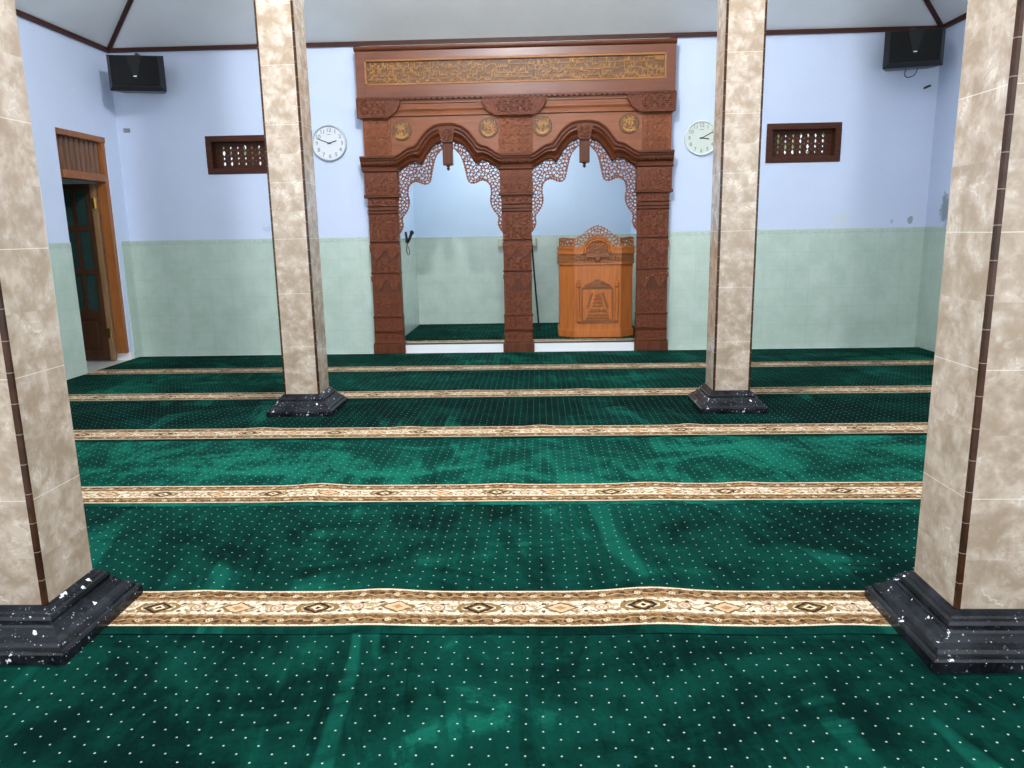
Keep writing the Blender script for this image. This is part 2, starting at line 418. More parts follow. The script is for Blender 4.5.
def field_mesh(mb, g, xs, zs, y0, y1):
    """solid where g > 0: marching squares, pushed from y0 (front) to y1"""
    nx, nz = len(xs), len(zs); idx = {}; V = []
    def cv(i, j):
        k = (i, j)
        if k not in idx: idx[k] = len(V); V.append((xs[i], zs[j]))
        return idx[k]
    def ev(i, j, a, b):
        k = (i, j, a, b) if (i, j) <= (a, b) else (a, b, i, j)
        if k not in idx:
            ga, gb = g[i, j], g[a, b]; t = ga / (ga - gb); t = min(.95, max(.05, t))
            idx[k] = len(V); V.append((xs[i] + (xs[a] - xs[i]) * t, zs[j] + (zs[b] - zs[j]) * t))
        return idx[k]
    polys = []; segs = []
    ins = g > 0
    for i in range(nx - 1):
        for j in range(nz - 1):
            a, b, c, d = ins[i, j], ins[i + 1, j], ins[i + 1, j + 1], ins[i, j + 1]
            if not (a or b or c or d): continue
            q = [(i, j), (i + 1, j), (i + 1, j + 1), (i, j + 1)]
            if a and b and c and d: polys.append([cv(*k) for k in q]); continue
            p = []; edge = []
            for k in range(4):
                u, w = q[k], q[(k + 1) % 4]
                if ins[u]: p.append(cv(*u)); edge.append(False)
                if ins[u] != ins[w]: p.append(ev(*u, *w)); edge.append(True)
            if len(p) < 3: continue
            polys.append(p)
            for k in range(len(p)):
                if edge[k] and edge[(k + 1) % len(p)]: segs.append((p[k], p[(k + 1) % len(p)]))
    n = len(V)
    mb.add([(x, y0, z) for x, z in V] + [(x, y1, z) for x, z in V],
           polys + [[k + n for k in p[::-1]] for p in polys] + [(b, a, a + n, b + n) for a, b in segs])
    return mb
def poly_sdf(X, Z, poly, closed=True):
    """distance to a polyline, arc length of the nearest point, inside mask"""
    D = np.full(X.shape, 1e9); A = np.zeros(X.shape); I = np.zeros(X.shape, bool); s0 = 0
    n = len(poly)
    for i in range(n if closed else n - 1):
        (x0, z0), (x1, z1) = poly[i], poly[(i + 1) % n]
        L2 = (x1 - x0) ** 2 + (z1 - z0) ** 2 + 1e-12
        t = np.clip(((X - x0) * (x1 - x0) + (Z - z0) * (z1 - z0)) / L2, 0, 1)
        d = np.hypot(X - x0 - t * (x1 - x0), Z - z0 - t * (z1 - z0)); m = d < D
        D[m] = d[m]; A[m] = (s0 + t * math.sqrt(L2))[m]; s0 += math.sqrt(L2)
        if abs(z1 - z0) > 1e-9: I ^= ((z0 > Z) != (z1 > Z)) & (X < (x1 - x0) * (Z - z0) / (z1 - z0) + x0)
    return D, A, I
def smoothline(pts, k=6):
    """Catmull-Rom through points"""
    out = []
    for i in range(len(pts) - 1):
        p0, p1, p2, p3 = pts[max(0, i - 1)], pts[i], pts[i + 1], pts[min(len(pts) - 1, i + 2)]
        for j in range(k):
            t = j / k
            out.append(tuple(.5 * (2 * p1[a] + (p2[a] - p0[a]) * t + (2 * p0[a] - 5 * p1[a] + 4 * p2[a] - p3[a]) * t * t + (3 * p1[a] - p0[a] - 3 * p2[a] + p3[a]) * t ** 3) for a in (0, 1)))
    out.append(pts[-1]); return out
def resample(pts, n):
    L = [0]
    for a, b in zip(pts, pts[1:]): L.append(L[-1] + math.hypot(b[0] - a[0], b[1] - a[1]))
    out = []; j = 0
    for i in range(n):
        s = L[-1] * i / (n - 1)
        while j < len(pts) - 2 and L[j + 1] < s: j += 1
        t = (s - L[j]) / max(1e-9, L[j + 1] - L[j]); out.append((pts[j][0] + (pts[j + 1][0] - pts[j][0]) * t, pts[j][1] + (pts[j + 1][1] - pts[j][1]) * t))
    return out
def voronoi(X, Z, step, seed, jit=.35):
    r = random.Random(seed); P = []
    x0, x1, z0, z1 = X.min() - step, X.max() + step, Z.min() - step, Z.max() + step
    j = 0; z = z0
    while z < z1:
        x = x0 + (j % 2) * step / 2
        while x < x1: P.append((x + r.uniform(-jit, jit) * step, z + r.uniform(-jit, jit) * step)); x += step
        z += step * .87; j += 1
    F1 = np.full(X.shape, 9.); F2 = F1.copy(); CX = np.zeros(X.shape); CZ = np.zeros(X.shape)
    for px, pz in P:
        d = np.hypot(X - px, Z - pz); m = d < F1
        F2 = np.where(m, F1, np.minimum(F2, d)); CX = np.where(m, px, CX); CZ = np.where(m, pz, CZ); F1 = np.where(m, d, F1)
    return F1, F2, np.arctan2(Z - CZ, X - CX)

# ------------------------------------------------------------------ setting
MX0, MX1 = -1.60, 1.20         # inside of the niche
MY1 = 10.02                    # its far wall
WIN = [(-3.532, -2.765, 1.953, 2.348), (2.388, 3.155, 1.949, 2.343)]
T = .16
# floor
struct('floor', MB().box(XL - 3.2, XR + .2, -3.5, 10.4, FZ - .1, FZ), 'floor')
# back wall round two vents and the niche opening
b = MB(); zt = HC + .06
xs = [XL - T, WIN[0][0], WIN[0][1], MX0, MX1, WIN[1][0], WIN[1][1], XR + T]
b.box(xs[0], xs[1], YB, YB + T, FZ, zt)
b.box(xs[1], xs[2], YB, YB + T, FZ, WIN[0][2]); b.box(xs[1], xs[2], YB, YB + T, WIN[0][3], zt)
b.box(xs[2], xs[3], YB, YB + T, FZ, zt)
b.box(xs[3], xs[4], YB, YB + T, 2.75, zt)
b.box(xs[4], xs[5], YB, YB + T, FZ, zt)
b.box(xs[5], xs[6], YB, YB + T, FZ, WIN[1][2]); b.box(xs[5], xs[6], YB, YB + T, WIN[1][3], zt)
b.box(xs[6], xs[7], YB, YB + T, FZ, zt)
wb = struct('wall_back', b, 'paint_back', label='pale blue back wall over green tiles, carved screen in its middle', cat='wall')
b = MB(); b.box(XL, -1.80, YB - .008, YB + .01, FZ, HD); b.box(1.39, XR, YB - .008, YB + .01, FZ, HD)
struct('tile_wainscot', b, 'dado_x', wb)
# left wall with a doorway
DY0, DY1, DZ = 7.222, 8.052, 2.325
b = MB(); b.box(XL - T, XL, YF, DY0, FZ, zt); b.box(XL - T, XL, DY0, DY1, DZ, zt); b.box(XL - T, XL, DY1, YB + T, FZ, zt)
wl = struct('wall_left', b, 'paint', label='pale blue left wall with green tiles and a doorway', cat='wall')
b = MB(); b.box(XL - .01, XL + .008, YF, DY0, FZ, HD); b.box(XL - .01, XL + .008, 8.125, YB, FZ, HD)
struct('tile_wainscot', b, 'dado_y', wl)
struct('door_plinth', MB().box(XL - T, XL + .006, DY1 - .002, DY1 + .06, FZ, .075), 'white_tile', wl)
wr = struct('wall_right', MB().box(XR, XR + T, YF, YB + T, FZ, zt), 'paint_right', label='pale blue right wall with green tiles and a mould stain', cat='wall')
struct('tile_wainscot', MB().box(XR - .008, XR + .01, YF, YB, FZ, HD), 'dado_y', wr)
# hipped ceiling
ym = (YB + YF) / 2; xm = (XL + XR) / 2
ha = (YB - YF) / 2; wa = (XR - XL) / 2; ap = HC + SL * wa
b = MB(); t = .04
A = [(XL, YB, HC), (XR, YB, HC), (XR, YF, HC), (XL, YF, HC), (xm, YB - wa, ap), (xm, YF + wa, ap)]
A2 = [(x, y, z + t) for x, y, z in A]
fs = [(0, 1, 4), (1, 2, 5, 4), (2, 3, 5), (3, 0, 4, 5)]
b.add(A + A2, fs + [tuple(i + 6 for i in f[::-1]) for f in fs] + [(0, 1, 7, 6), (1, 2, 8, 7), (2, 3, 9, 8), (3, 0, 6, 9)])
struct('ceiling', b, 'ceiling', label='grey hipped ceiling sloping up from the wall tops', cat='ceiling')
struct('trim_1', MB().box(XL, XR, YB - .035, YB, HC - .028, HC + .012), 'trim')
struct('trim_2', MB().box(XL, XL + .035, YF, YB, HC - .028, HC + .012), 'trim')
struct('trim_3', MB().box(XR - .035, XR, YF, YB, HC - .028, HC + .012), 'trim')
struct('trim_4', MB().tube([(XL + .01, YB - .01, HC - .006), (xm, YB - wa, ap - .012)], .024, 8), 'trim')
struct('trim_5', MB().tube([(XR - .01, YB - .01, HC - .006), (xm, YB - wa, ap - .012)], .024, 8), 'trim')
# pale filler strip over the carved screen
# niche behind the screen
nt_ = 2.75
wn = struct('wall_niche', MB().box(MX0 - T, MX1 + T, MY1, MY1 + T, FZ, nt_), 'niche_paint', label='far wall of the prayer niche', cat='wall')
struct('tile_wainscot', MB().box(MX0, MX1, MY1 - .008, MY1 + .01, .08, HD - .03), 'dado_x', wn)
wn2 = struct('wall_niche_left', MB().box(MX0 - T, MX0, YB + T, MY1, FZ, nt_), 'niche_paint'); struct('tile_wainscot', MB().box(MX0 - .01, MX0 + .008, YB + .02, MY1, .08, HD - .03), 'dado_y', wn2)
wn3 = struct('wall_niche_right', MB().box(MX1, MX1 + T, YB + T, MY1, FZ, nt_), 'niche_paint'); struct('tile_wainscot', MB().box(MX1 - .008, MX1 + .01, YB + .02, MY1, .08, HD - .03), 'dado_y', wn3)
struct('ceiling_niche', MB().box(MX0 - T, MX1 + T, YB + T, MY1 + T, nt_, nt_ + .08), 'ceiling')
fp = struct('floor_niche', MB().box(MX0, MX1, 8.302, MY1, FZ, .088).box(-1.478, -.38, 8.215, 8.302, FZ, .088).box(-.06, 1.045, 8.215, 8.302, FZ, .088), 'white_tile', label='raised niche floor with white tiled step', cat='floor')

# doorway: frame, transom slats, open leaf
d1 = structroot('door_1', (XL, DY0, FZ), 'open teak door with slatted transom in the left wall', 'door')
b = MB(); X0, X1 = XL - .112, XL - .012
b.box(X0, X1, DY0, DY0 + .018, FZ, DZ - .055); b.box(X0, X1, DY1 - .058, DY1, .072, DZ - .055)
b.box(X0, X1 + .012, DY0, DY1, DZ - .055, DZ, .004); b.box(X0 + .004, X1 + .008, DY0 + .055, DY1 - .058, 1.875, 1.95, .004)
b.build('door_frame', 'door', d1)
b = MB()
for i in range(9):
    y = DY0 + .085 + i * (DY1 - DY0 - .17) / 8
    b.add([(X0 + .03, y - .03, 1.95), (X1 - .03, y - .012, 1.95), (X1 - .03, y + .004, 1.95), (X0 + .03, y - .014, 1.95)] +
          [(X0 + .03, y - .03, DZ - .05), (X1 - .03, y - .012, DZ - .05), (X1 - .03, y + .004, DZ - .05), (X0 + .03, y - .014, DZ - .05)],
          [(0, 3, 2, 1), (4, 5, 6, 7), (0, 1, 5, 4), (1, 2, 6, 5), (2, 3, 7, 6), (3, 0, 4, 7)])
b.box(X0 + .02, X0 + .03, DY0 + .05, DY1 - .05, 1.945, DZ - .05)
b.build('transom_slats', 'slat', d1)
LX1, LX0, LY = X0 - .005, X0 - .755, DY1 - .062      # leaf swung outwards, square to the wall
b = MB(); y0, y1 = LY - .04, LY
W = LX1 - LX0; st = .055; ew = .05
pw_ = (W - 2 * st - ew - 3 * .035) / 4
b.box(LX0, LX0 + st, y0, y1, 0, 1.86, .003); b.box(LX1 - st - ew, LX1 - ew, y0, y1, 0, 1.86, .003)
cols = [LX0 + st + k * (pw_ + .035) for k in range(4)]
for xa in cols[1:]: b.box(xa - .035, xa, y0 + .004, y1 - .004, .5, 1.8)
ZR = ((.55, .93), (.985, 1.385), (1.44, 1.80))
for z0, z1 in ((0, .10), (.46, .55), (.93, .985), (1.385, 1.44), (1.80, 1.86)): b.box(LX0, LX1 - ew, y0 + .002, y1 - .002, z0, z1)
b.box(LX0 + .02, LX1 - .02 - ew, y0 + .015, y1 - .012, .08, .5)
for xa in (LX0 + st + .03, LX0 + W * .47): b.box(xa, xa + .24, y0 + .005, y0 + .02, .15, .42, .006)
lf = b.build('door_leaf', 'door_dark', d1)
b = MB(); b.box(LX1 - ew, LX1, y0, y1, 0, 1.86, .003); b.build('hinge_stile', 'stile', lf)
for xa in cols:
    for z0, z1 in ZR: MB().box(xa, xa + pw_, LY - .024, LY - .018, z0, z1).build('pane', 'pane', lf)
for z in (.30, 1.66):
    b = MB(); b.tube([(LX1 - .012, y0 - .008, z - .055), (LX1 - .012, y0 - .008, z + .055)], .009, 10); b.box(LX1 - .045, LX1 + .004, y0 - .006, y0 + .001, z - .05, z + .05)
    b.build('hinge', 'brass', lf)
# the dim side room beyond the doorway
SX = XL - T
struct('wall_side_room', MB().box(SX - 2.6, SX - 2.5, 5.2, 9.7, FZ, 2.9).box(SX - 2.6, SX, 9.6, 9.7, FZ, 2.9).box(SX - 2.6, SX, 5.2, 5.3, FZ, 2.9), 'outwall')
struct('ceiling_side_room', MB().box(SX - 2.6, SX, 5.2, 9.7, 2.9, 2.95), 'outwall')

# two wooden vents
for k, (x0, x1, z0, z1) in enumerate(WIN):
    w = structroot('window_%d' % (k + 1), ((x0 + x1) / 2, YB, z0), 'wooden lattice vent high in the wall %s' % ('left of the left far pillar' if k == 0 else 'right of the right far pillar'), 'window')
    b = MB(); f = .062; ya, yb = YB - .012, YB + T
    b.box(x0, x1, ya, yb, z0, z0 + f, .004); b.box(x0, x1, ya, yb, z1 - f, z1, .004)
    b.box(x0, x0 + f, ya, yb, z0 + f, z1 - f); b.box(x1 - f, x1, ya, yb, z0 + f, z1 - f)
    b.build('window_frame', 'win', w)
    X = np.linspace(x0 + .05, x1 - .05, 150); Z = np.linspace(z0 + .05, z1 - .05, 66); XX, ZZ = np.meshgrid(X, Z, indexing='ij')
    ix0, ix1, iz0, iz1 = x0 + .062, x1 - .062, z0 + .062, z1 - .062
    nx, nz = 7, 4; px = (ix1 - ix0 - .10) / nx; pz = (iz1 - iz0 - .05) / nz
    cx, cz = (XX - ix0 - .05) / px, (ZZ - iz0 - .025) / pz
    fx = (cx - np.floor(cx) - .5) * px; fz = (cz - np.floor(cz) - .5) * pz
    hs = np.array([[random.Random(k * 977 + a * 31 + b_ * 7).uniform(.6, 1.2) for b_ in range(nz + 2)] for a in range(nx + 2)])
    hk = hs[np.clip(np.floor(cx).astype(int) + 1, 0, nx + 1), np.clip(np.floor(cz).astype(int) + 1, 0, nz + 1)]
    fx, fz = fx / hk, fz / hk
    dh = np.abs(fx) / .017 + np.abs(fz) / .033 - 1.0
    dh = np.minimum(dh, np.hypot(fx, np.abs(fz) - .0) / .0145 - 1)
    oh = np.hypot(np.abs(fx * hk) - px * .5, np.abs(fz * hk) - pz * .5) / .0065 - 1
    g = np.minimum(dh, oh) * .02
    out = (cx < 0) | (cx > nx) | (cz < 0) | (cz > nz)
    g[out] = .02
    b = field_mesh(MB(), g, X, Z, YB + .085, YB + .115)
    b.build('lattice', 'win', w)

# leaves outside the vents
rl = random.Random(5)
for k, (x0, x1, z0, z1) in enumerate(WIN):
    cx = (x0 + x1) / 2 * 1.19
    t_ = thing('leafy_shrub', 'yellow green leaves glimpsed through the lattice vent %s' % ('on the left' if k == 0 else 'on the right'), 'shrub', (cx, 10.75, FZ - .1))
    b = MB()
    for i in range(900):
        a = rl.gauss(0, .45); y = 10.75 + rl.gauss(0, .18); z = 2.8 + rl.gauss(0, .45); s_ = rl.uniform(.03, .07)
        u = Vector((rl.uniform(-1, 1), rl.uniform(-1, 1), rl.uniform(-1, 1))).normalized(); w_ = u.cross(Vector((rl.random(), 1, rl.random()))).normalized()
        p = Vector((cx + a, y, z))
        b.add([p - u * s_, p + w_ * s_ * .4 + Vector((0, 0, .006)), p + u * s_, p - w_ * s_ * .4 + Vector((0, 0, .006))], [(0, 1, 2), (0, 2, 3)])
    fo = b.build('foliage', 'leaf', t_, fix=False); fo['kind'] = 'stuff'
    b = MB()
    for i in range(5): b.tube([(cx, 10.75, FZ - .1), (cx + rl.uniform(-.1, .1), 10.75, 1.2), (cx + rl.uniform(-.5, .5), 10.75 + rl.uniform(-.2, .2), 2.6)], .03, 6, .008)
    b.build('stem', 'bark', t_)
struct('ground', MB().box(-30, 30, -30, 40, FZ - .22, FZ - .102), 'concrete')

# ------------------------------------------------------------------ pillars
PS = .2615; OFF = .109; HB = .148
prof = [(.104, FZ), (.109, -.004), (.109, .034), (.105, .041), (.094, .043), (.092, .051), (.086, .062), (.080, .066), (.066, .073), (.056, .087), (.050, .094), (.047, .102), (.036, .104), (.038, .113), (.034, .124), (.024, .128), (.020, .135), (.011, .142), (.006, HB)]
PIL = [('front left', -1.5953 - PS, 2.194), ('front right', 1.2600, 2.167), ('rear left', -1.6238 - PS, 5.410), ('rear right', 1.2521, 5.384)]
PLAB = ['square cream marble tiled pillar nearest the camera on the left', 'square cream marble tiled pillar nearest the camera on the right',
        'square cream marble tiled pillar farther back, left of the carved screen', 'square cream marble tiled pillar farther back, right of the carved screen']
FOOT = []
for (nm, x0, y0), lab in zip(PIL, PLAB):
    x1, y1 = x0 + PS, y0 + PS; FOOT.append((x0 - OFF, x1 + OFF, y0 - OFF, y1 + OFF))
    t_ = thing('tiled_pillar', lab, 'pillar', ((x0 + x1) / 2, (y0 + y1) / 2, FZ), 'tiled pillars of the prayer hall')
    zt_ = HC + SL * min(min(x0 - XL, XR - x1), min(YB - y1, y0 - YF)) - .004
    MB().box(x0, x1, y0, y1, HB - .02, zt_, .003).build('shaft', 'marble', t_)
    MB().squarelathe(prof, x0, x1, y0, y1).build('plinth', 'plinth', t_)
    e = .0012; w = .0135
    for sx in (0, 1):
        for sy in (0,):
            cx_ = x1 if sx else x0; cy_ = y1 if sy else y0; a = -1 if sx else 1; c_ = -1 if sy else 1
            poly = [(cx_ - a * e + a * .004, cy_ - c_ * e), (cx_ + a * w, cy_ - c_ * e), (cx_ + a * w, cy_ + c_ * .004), (cx_ + a * .004, cy_ + c_ * w), (cx_ - a * e, cy_ + c_ * w), (cx_ - a * e, cy_ - c_ * e + c_ * .004)]
            MB().prism(poly, HB, zt_ - .02, 'z').build('corner_strip', 'strip', t_)

# ------------------------------------------------------------------ carpets
RIDGE = [(.397, 2.60, .16, .34, .017), (-.582, 2.60, .13, .3, .011), (-1.161, 3.80, .12, .25, .012), (.56, 3.79, .14, .25, .008), (-.2, 3.82, .1, .2, .006), (-1.25, 2.62, .10, .2, .006), (1.0, 2.34, .12, .16, .006), (.0, 5.06, .08, .2, .010), (1.0, 5.06, .07, .18, .011), (-.9, 5.06, .08, .2, .008), (-1.9, 5.05, .1, .2, .008), (.35, 6.26, .1, .2, .007), (-.6, 6.26, .1, .2, .006), (1.05, 3.80, .08, .2, .007)]
def cz(x, y):
    z = .0
    for rx, ry, wx, wy, h in RIDGE: z = z + h * np.exp(-((x - rx) / wx) ** 2 - ((y - ry) / wy) ** 2)
    return z
def carpet_piece(name, m, x0, x1, y0, y1, step, parent, zb=0.0, flat=False):
    """a pile sheet with rounded-down edges, cut round the pillar feet"""
    ft = [f for f in FOOT if f[2] < y1 and f[3] > y0 and f[0] < x1 and f[1] > x0] if not flat else []
    def axis(a, b_, cuts):
        k = sorted({a, b_} | {c_ for c_ in cuts if a < c_ < b_}); o = []
        for p, q in zip(k, k[1:]):
            n = max(1, int(round((q - p) / step))); o += [p + (q - p) * i / n for i in range(n)]
        return o + [b_]
    X = axis(x0, x1, [c_ for f in ft for c_ in f[:2]]); Y = axis(y0, y1, [c_ for f in ft for c_ in f[2:]])
    vs = []; ny = len(Y)
    for x in X:
        for y in Y: vs.append((x, y, zb + (0 if flat else float(cz(x, y)))))
    fs = []; used = set()
    def hole(i, j):
        cx, cy = (X[i] + X[i + 1]) / 2, (Y[j] + Y[j + 1]) / 2
        return any(f[0] < cx < f[1] and f[2] < cy < f[3] for f in ft)
    n0 = len(vs); keep = {}
    for i in range(len(X) - 1):
        for j in range(ny - 1):
            if not hole(i, j): keep[(i, j)] = 1; fs.append((i * ny + j, (i + 1) * ny + j, (i + 1) * ny + j + 1, i * ny + j + 1))
    low = {}
    def lo(k):
        if k not in low: low[k] = len(vs); x, y, z = vs[k]; vs.append((x, y, zb + FZ + .002))
        return low[k]
    for (i, j) in keep:
        c_ = [i * ny + j, (i + 1) * ny + j, (i + 1) * ny + j + 1, i * ny + j + 1]
        for (di, dj), (p, q) in zip(((0, -1), (1, 0), (0, 1), (-1, 0)), ((0, 1), (1, 2), (2, 3), (3, 0))):
            if (i + di, j + dj) not in keep: fs.append((c_[q], c_[p], lo(c_[p]), lo(c_[q])))
    b = MB(); b.add(vs, fs)
    o = b.build(name, m, parent, smooth=False, fix=False)
    # keep texture in room coordinates
    return o
def rug(label, ys, yb0, yb1, ye, x0, x1, step, group='prayer carpet runners', zb=0.0, flat=False):
    t_ = bpy.data.objects.new('prayer_carpet', None); C.objects.link(t_); tag(t_, label, 'carpet', group)
    t_.location = (0, 0, 0)
    b0 = carpet_piece('pile_field', 'pile', x0, x1, yb1, ye, step, t_, zb, flat)
    if yb0 - ys > .003: carpet_piece('hem', 'hem', x0, x1, ys, yb0, min(step, .05), t_, zb, flat)
    carpet_piece('patterned_border', 'border', x0, x1, yb0, yb1, min(step, .04), t_, zb, flat)
SEAM = .052; BW = .2534; G = .006
RL = ['green dotted prayer carpet right under the camera, in front of the nearest patterned border', 'green dotted prayer carpet whose patterned border runs between the two near pillars',
      'green dotted prayer carpet with the second patterned border from the camera', 'green prayer carpet with the third patterned border, on which the far pillars stand',
      'green prayer carpet whose patterned border passes just behind the far pillar bases', 'green prayer carpet runner farthest back, along the foot of the carved screen']
for i in range(6):
    yb = 2.3254 + 1.2 * (i - 1)
    ye = yb + 1.2 - SEAM - G
    if i == 5: ye = 8.19
    x0 = XL + .045 if i < 5 else -4.40
    rug(RL[i], yb - SEAM, yb, yb + BW, ye, XL + .03, XR - .02, .05 if i < 3 else .1)
# carpet on the niche floor (its border sits on the front edge)
t_ = bpy.data.objects.new('prayer_carpet', None); C.objects.link(t_)
tag(t_, 'green carpet with a beige front border on the raised niche floor', 'carpet')
carpet_piece('pile_field', 'pile', MX0 + .012, MX1 - .012, 8.45, MY1 - .01, .2, t_, .101, True)
o_ = carpet_piece('patterned_border', 'border', MX0 + .012, MX1 - .012, 8.305, 8.45, .1, t_, .101, True)
for xa, xb in ((-1.474, -.384), (-.056, 1.041)): MB().box(xa, xb, 8.24, 8.30, .089, .099).build('rubber_edge', 'black', t_)

# ------------------------------------------------------------------ carved screen
SF, SB = 8.185, YB - .009           # face and back of the screen
scr = thing('carved_mihrab_screen', 'tall carved teak screen with twin lobed arches on the back wall', 'screen', (-.2175, SF, FZ))
rng = random.Random(11)
def spiral(cx, cz_, r, turns, a0, sgn, n=14):
    return [(cx + r * (1 - .85 * i / (n - 1)) * math.cos(a0 + sgn * 2 * PI * turns * i / (n - 1)), cz_ + r * (1 - .85 * i / (n - 1)) * math.sin(a0 + sgn * 2 * PI * turns * i / (n - 1))) for i in range(n)]
def scrollwork(b, x0, x1, z0, z1, y, cell=.075, h=.006, r=.0055):
    nx = max(1, round((x1 - x0) / cell)); nz = max(1, round((z1 - z0) / cell)); sx, sz = (x1 - x0) / nx, (z1 - z0) / nz
    for i in range(nx):
        for j in range(nz):
            cx, cz_ = x0 + (i + .5) * sx, z0 + (j + .5) * sz
            sg = 1 if (i + j) % 2 else -1
            q = min(sx, sz)
            b.relief(spiral(cx, cz_, q * .42, 1.25, PI * (.25 if sg > 0 else .75) + (PI if j % 2 else 0), sg, 12), r, y, h)
            b.boss(cx, cz_, q * .12, q * .12, y, h * 1.2, 6)
            for s_ in (-1, 1): b.boss(cx + s_ * sx * .40, cz_ + s_ * sg * sz * .40, q * .13, q * .09, y, h, 6)
def column(x0, x1):
    """one carved post of the screen: from the foot up"""
    p = thing_part('post', scr, ((x0 + x1) / 2, SF, FZ))
    b = MB(); b.box(x0 + .02, x1 - .02, SF + .015, SB, 0, 1.95)
    b.box(x0 - .012, x1 + .012, SF - .012, SB, FZ + .013, .105, .005)
    for z, hh, o in ((.105, .012, .004), (.225, .012, -.004), (.245, .008, .0), (.395, .014, .002), (.875, .012, .0), (1.205, .01, .0), (1.50, .012, .0), (1.535, .008, .0), (1.575, .012, .0)):
        b.hmould(x0 - o, x1 + o, [(z, SB), (z, SF + .004), (z + hh * .5, SF - .008), (z + hh, SF + .004), (z + hh, SB)])
    b.box(x0 + .004, x1 - .004, SF + .006, SB, .1, .395); b.box(x0 + .008, x1 - .008, SF + .008, SB, .395, 1.67)
    b.build('shaft', 'wood_v', p)
    xa, xb = x0 + .022, x1 - .022; yy = SF + .008
    for za, zb_, cell, y_ in ((.12, .222, .07, yy - .002), (.26, .392, .066, yy - .002), (.415, .66, .075, yy), (.89, 1.02, .065, yy), (1.22, 1.49, .075, yy), (1.59, 1.66, .065, yy)):
        b = MB(); b.box(xa - .004, xb + .004, y_ - .001, y_ + .01, za - .004, zb_ + .004); scrollwork(b, xa, xb, za, zb_, y_ - .001, cell); b.build('carved_panel', 'carve', p)
    for z0, z1, zb in ((.69, .80, .845), (1.02, 1.11, 1.185)):   # two pointed drapery leaves
        q = (x1 - x0); b = MB()
        pl = [(x0 + .002, zb), (x0 + .002, z1)]
        for k in range(2):
            c_ = x0 + q * (.25 + .5 * k)
            pl += [(c_ - q * .17, z1 - .028), (c_ - q * .08, z0 + .028), (c_, z0), (c_ + q * .08, z0 + .028), (c_ + q * .17, z1 - .028)]
            pl += [(x0 + q * .5, z1 + .01)] if k == 0 else [(x1 - .002, z1)]
        pl += [(x1 - .002, zb)]
        b.prism(pl, SF - .014, SF + .01)
        for k in range(2):
            c_ = x0 + q * (.25 + .5 * k)
            b.relief([(c_, z0 + .02), (c_, zb - .02)], .006, SF - .014, .005)
            for s_ in (-1, 1): b.relief(spiral(c_ + s_ * q * .12, z1 + .02, .03, 1.2, -PI / 2, s_, 10), .005, SF - .014, .005)
        b.build('pointed_drapery', 'carve', p)
    # capital
    cp = MB(); c0, c1 = x0 - .025, x1 + .025
    cp.box(c0 + .012, c1 - .012, SF - .012, SB, 1.69, 1.945); cp.hmould(c0, c1, [(1.668, SB), (1.668, SF - .01), (1.675, SF - .026), (1.69, SF - .026), (1.70, SF - .012), (1.70, SB)])
    cp.hmould(c0, c1, [(1.925, SB), (1.925, SF - .012), (1.94, SF - .03), (1.952, SF - .03), (1.952, SB)])
    cp.build('capital', 'wood', p)
    b = MB(); b.box(c0 + .014, c1 - .014, SF - .0135, SF, 1.70, 1.925); scrollwork(b, c0 + .03, c1 - .03, 1.71, 1.80, SF - .0135, .085)
    q = c1 - c0 - .03
    for k in range(3):
        c_ = c0 + .015 + q * (k + .5) / 3
        b.prism([(c_ - q / 6, 1.915), (c_ - q / 6 + .004, 1.86), (c_ - .02, 1.835), (c_, 1.815), (c_ + .02, 1.835), (c_ + q / 6 - .004, 1.86), (c_ + q / 6, 1.915)], SF - .024, SF - .01)
    b.build('capital_carving', 'carve', p)
def thing_part(name, parent, loc):
    o = bpy.data.objects.new(name, None); C.objects.link(o); o.parent = parent; o.location = Vector(loc) - parent_world(parent); return o
for x0, x1 in ((-1.805, -1.48), (-.378, -.062), (1.047, 1.385)): column(x0, x1)

# arches
U_OUT = [(0, 2.402), (.08, 2.398), (.15, 2.376), (.21, 2.335), (.26, 2.285), (.305, 2.225), (.345, 2.185), (.40, 2.170), (.45, 2.143), (.50, 2.108), (.555, 2.084)]
U_IN1 = [(0, 2.235), (.06, 2.228), (.12, 2.205), (.17, 2.168), (.21, 2.118), (.25, 2.06), (.275, 2.015), (.30, 1.992)]
U_IN2 = [(.30, 1.992), (.33, 2.022), (.365, 2.032), (.41, 2.015), (.47, 1.98), (.555, 1.932)]
half_in = smoothline(U_IN1, 5)[:-1] + smoothline(U_IN2, 5); half_out = smoothline(U_OUT, 5)
LOW = [(.062, 2.155), (.09, 2.125), (.125, 2.085), (.15, 2.02), (.17, 1.94), (.188, 1.86), (.205, 1.818), (.245, 1.798), (.29, 1.806), (.33, 1.824), (.365, 1.826), (.405, 1.806), (.43, 1.77), (.438, 1.70), (.428, 1.64), (.434, 1.58), (.462, 1.52), (.503, 1.468), (.512, 1.43), (.505, 1.38), (.525, 1.325), (.556, 1.28)]
low = smoothline(LOW, 4)
def mirror(h): return [(-u, z) for u, z in h[::-1]] + [p for p in h[1:] if True]
xs_ = np.arange(-.566, .567, .0042); zs_ = np.arange(1.26, 2.25, .0042); XX, ZZ = np.meshgrid(xs_, zs_, indexing='ij'); AX = np.abs(XX)
region = [(.0, 2.27), (.0, 2.155)] + low + [(.575, 1.28), (.575, 1.95)] + [(u, z + .018) for u, z in half_in[::-1]]
D_, A_, I_ = poly_sdf(AX, ZZ, region)
Dl, Al, _ = poly_sdf(AX, ZZ, [(.0, 2.155)] + low, False)
F1, F2, TH = voronoi(AX, ZZ, .039, 3)
pat = np.maximum(.0038 - (F2 - F1) * .5, .0036 - np.abs(F1 - .0085 - .0022 * TH) - .004 * (np.sin(TH * 1.0) < -.3)) # webs and a curl in each hole
